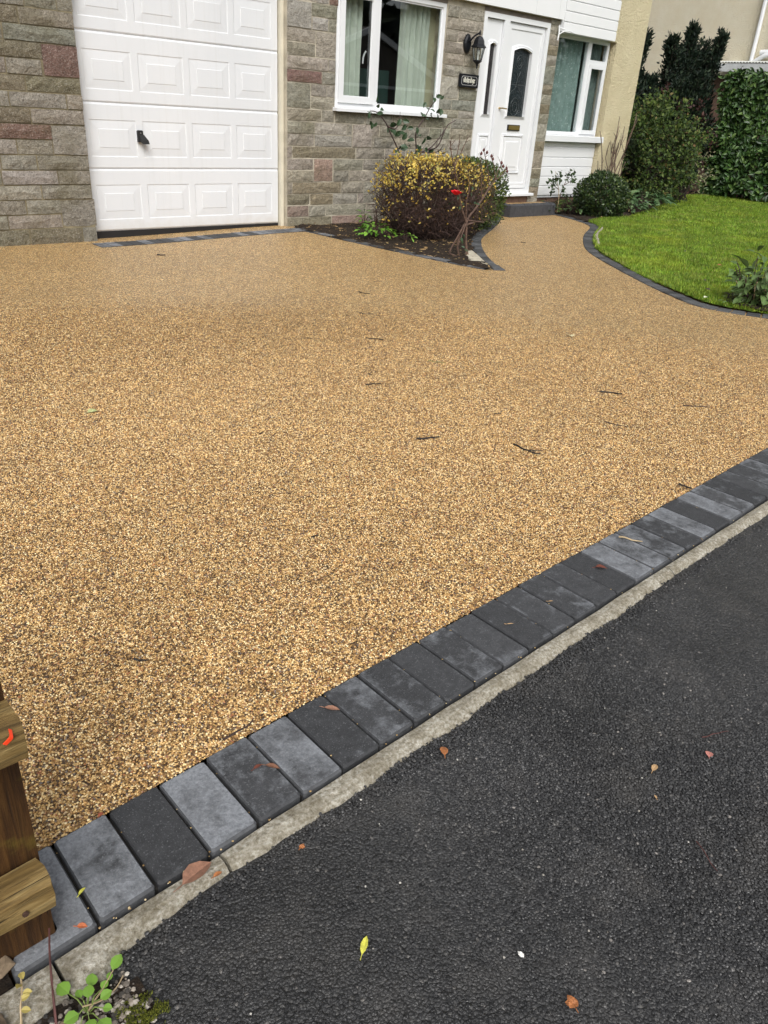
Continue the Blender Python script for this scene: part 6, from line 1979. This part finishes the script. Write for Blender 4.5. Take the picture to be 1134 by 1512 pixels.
fallen('lobed brown leaf on the road at the bottom edge', .738, .277, .024, .020, 1.2, ORNG, .006, .4, .25, 'lobed', seed=6)
fallen('tiny orange star shaped leaf on the road by the kerb', .585, .772, .014, .010, .3, ORNG, .004, .2, .2, 'lobed', seed=7)
fallen('small tan seed lying below the tan folded leaf', 1.215, .415, .012, .005, .9, TAN, .003)
fallen('dark red curled leaf upright on the pale paving blocks', 1.885, 1.000, .032, .020, -.9, DRED, .010, .6, .6, seed=8)
fallen('pink brown leaf with a stalk lying on a dark paving block', .855, 1.022, .036, .014, -.85, PINK, .008, .1, .05, seed=9)
fallen('brown leaf caught in the joint between two pale blocks', .652, .962, .030, .012, -.9, lm_('brown_leaf', (.17, .075, .04)), .009, .3, .2, seed=10)
fallen('dark purple brown leaf beside the leaf caught in the joint', .628, .980, .022, .009, .1, DRED, .009, .3, .2, seed=11)
fallen('orange scrap of leaf on the nearest block by the fence', .218, .872, .017, .011, -.6, lm_('bright_orange_leaf', (.50, .14, .05)), .008, .2, .05, seed=12)
fallen('rust coloured scrap of leaf at the joint beside the gravel', .335, 1.064, .012, .010, .5, lm_('rust_leaf', (.33, .085, .04)), .008, .3, .2, seed=13)
fallen('tiny yellow leaf standing on the second block from the fence', .243, .932, .016, .007, .5, YELL, .008, .3, .3, seed=14)
fallen('pale yellow green leaf at the left side of the drive', 1.194, 3.077, .05, .030, .2, lm_('pale_green_leaf', (.42, .44, .20)), gz(1.2, 3.1) + .006, .2, .1, seed=15)
fallen('small cream coloured leaf right of the drive centre', 4.193, 2.774, .05, .045, .8, lm_('cream_leaf', (.66, .58, .36)), .006, .2, .15, seed=16)
fallen('pale straw shred on a dark block in the middle of the border', 1.437, .985, .022, .004, -.5, TAN, .007, .0, .0, seed=17)
fallen('pale straw shred on a dark block left of the pale group', 1.615, .985, .018, .004, -.5, TAN, .007, .0, .0, seed=18)
pm = pebble_mesh(3); m = MB(); m.add([(.739 + .0052 * p[0] * .8, .381 + .0052 * p[1] * 1.2, .003 + .0052 * p[2]) for p in pm.v], pm.f)
tag(m.build('pebble', mat_simple('white_pebble', (.75, .74, .70), .5, .05)), 'single white pebble lying on the road', 'pebble')
# leaves on the lawn
for i, (x, y, c_, lb) in enumerate(((6.02, 2.82, (.55, .58, .40), 'pale green leaf on the lawn edge beside the drive edging'), (6.35, 2.98, (.08, .06, .04), 'dark leaf on the lawn near the grey green plant'), (7.7, 3.55, (.22, .09, .03), 'rust brown leaf in the middle of the lawn'),
                                 (8.2, 4.2, (.05, .035, .025), 'dark brown leaf further up the lawn'), (13.2, 6.4, (.60, .52, .28), 'yellow leaf far up the lawn before the hedge'), (6.75, 3.2, (.04, .04, .02), 'blackish leaf low on the lawn, left of the dark one'))):
    fallen(lb, x, y, .055, .035, i * 1.3, lm_('lawn_leaf_tone_%s' % 'abcdef'[i], c_), .058, .2, .2, seed=30 + i)

# repeats of one kind share a group phrase
GROUPS = {'twig': 'twigs and stalks dropped on the drive and the road', 'fallen_leaf': 'leaves fallen on the drive, blocks, road and lawn', 'conifer': 'dark conifers behind the lawn',
          'border_plant': 'low plants edging the border', 'leafy_plant': 'small green plants in the shrub bed', 'mixed_shrub': 'loose shrubs in the far border', 'curtain': 'curtains in the window beside the garage',
          'net_curtain': 'speckled curtains in the window right of the door', 'loose_stone': 'stones lying at the foot of the fence'}
for o in scn.objects:
    k = o.name.split('.')[0]
    if o.parent is None and k in GROUPS and 'label' in o: o['group'] = GROUPS[k]
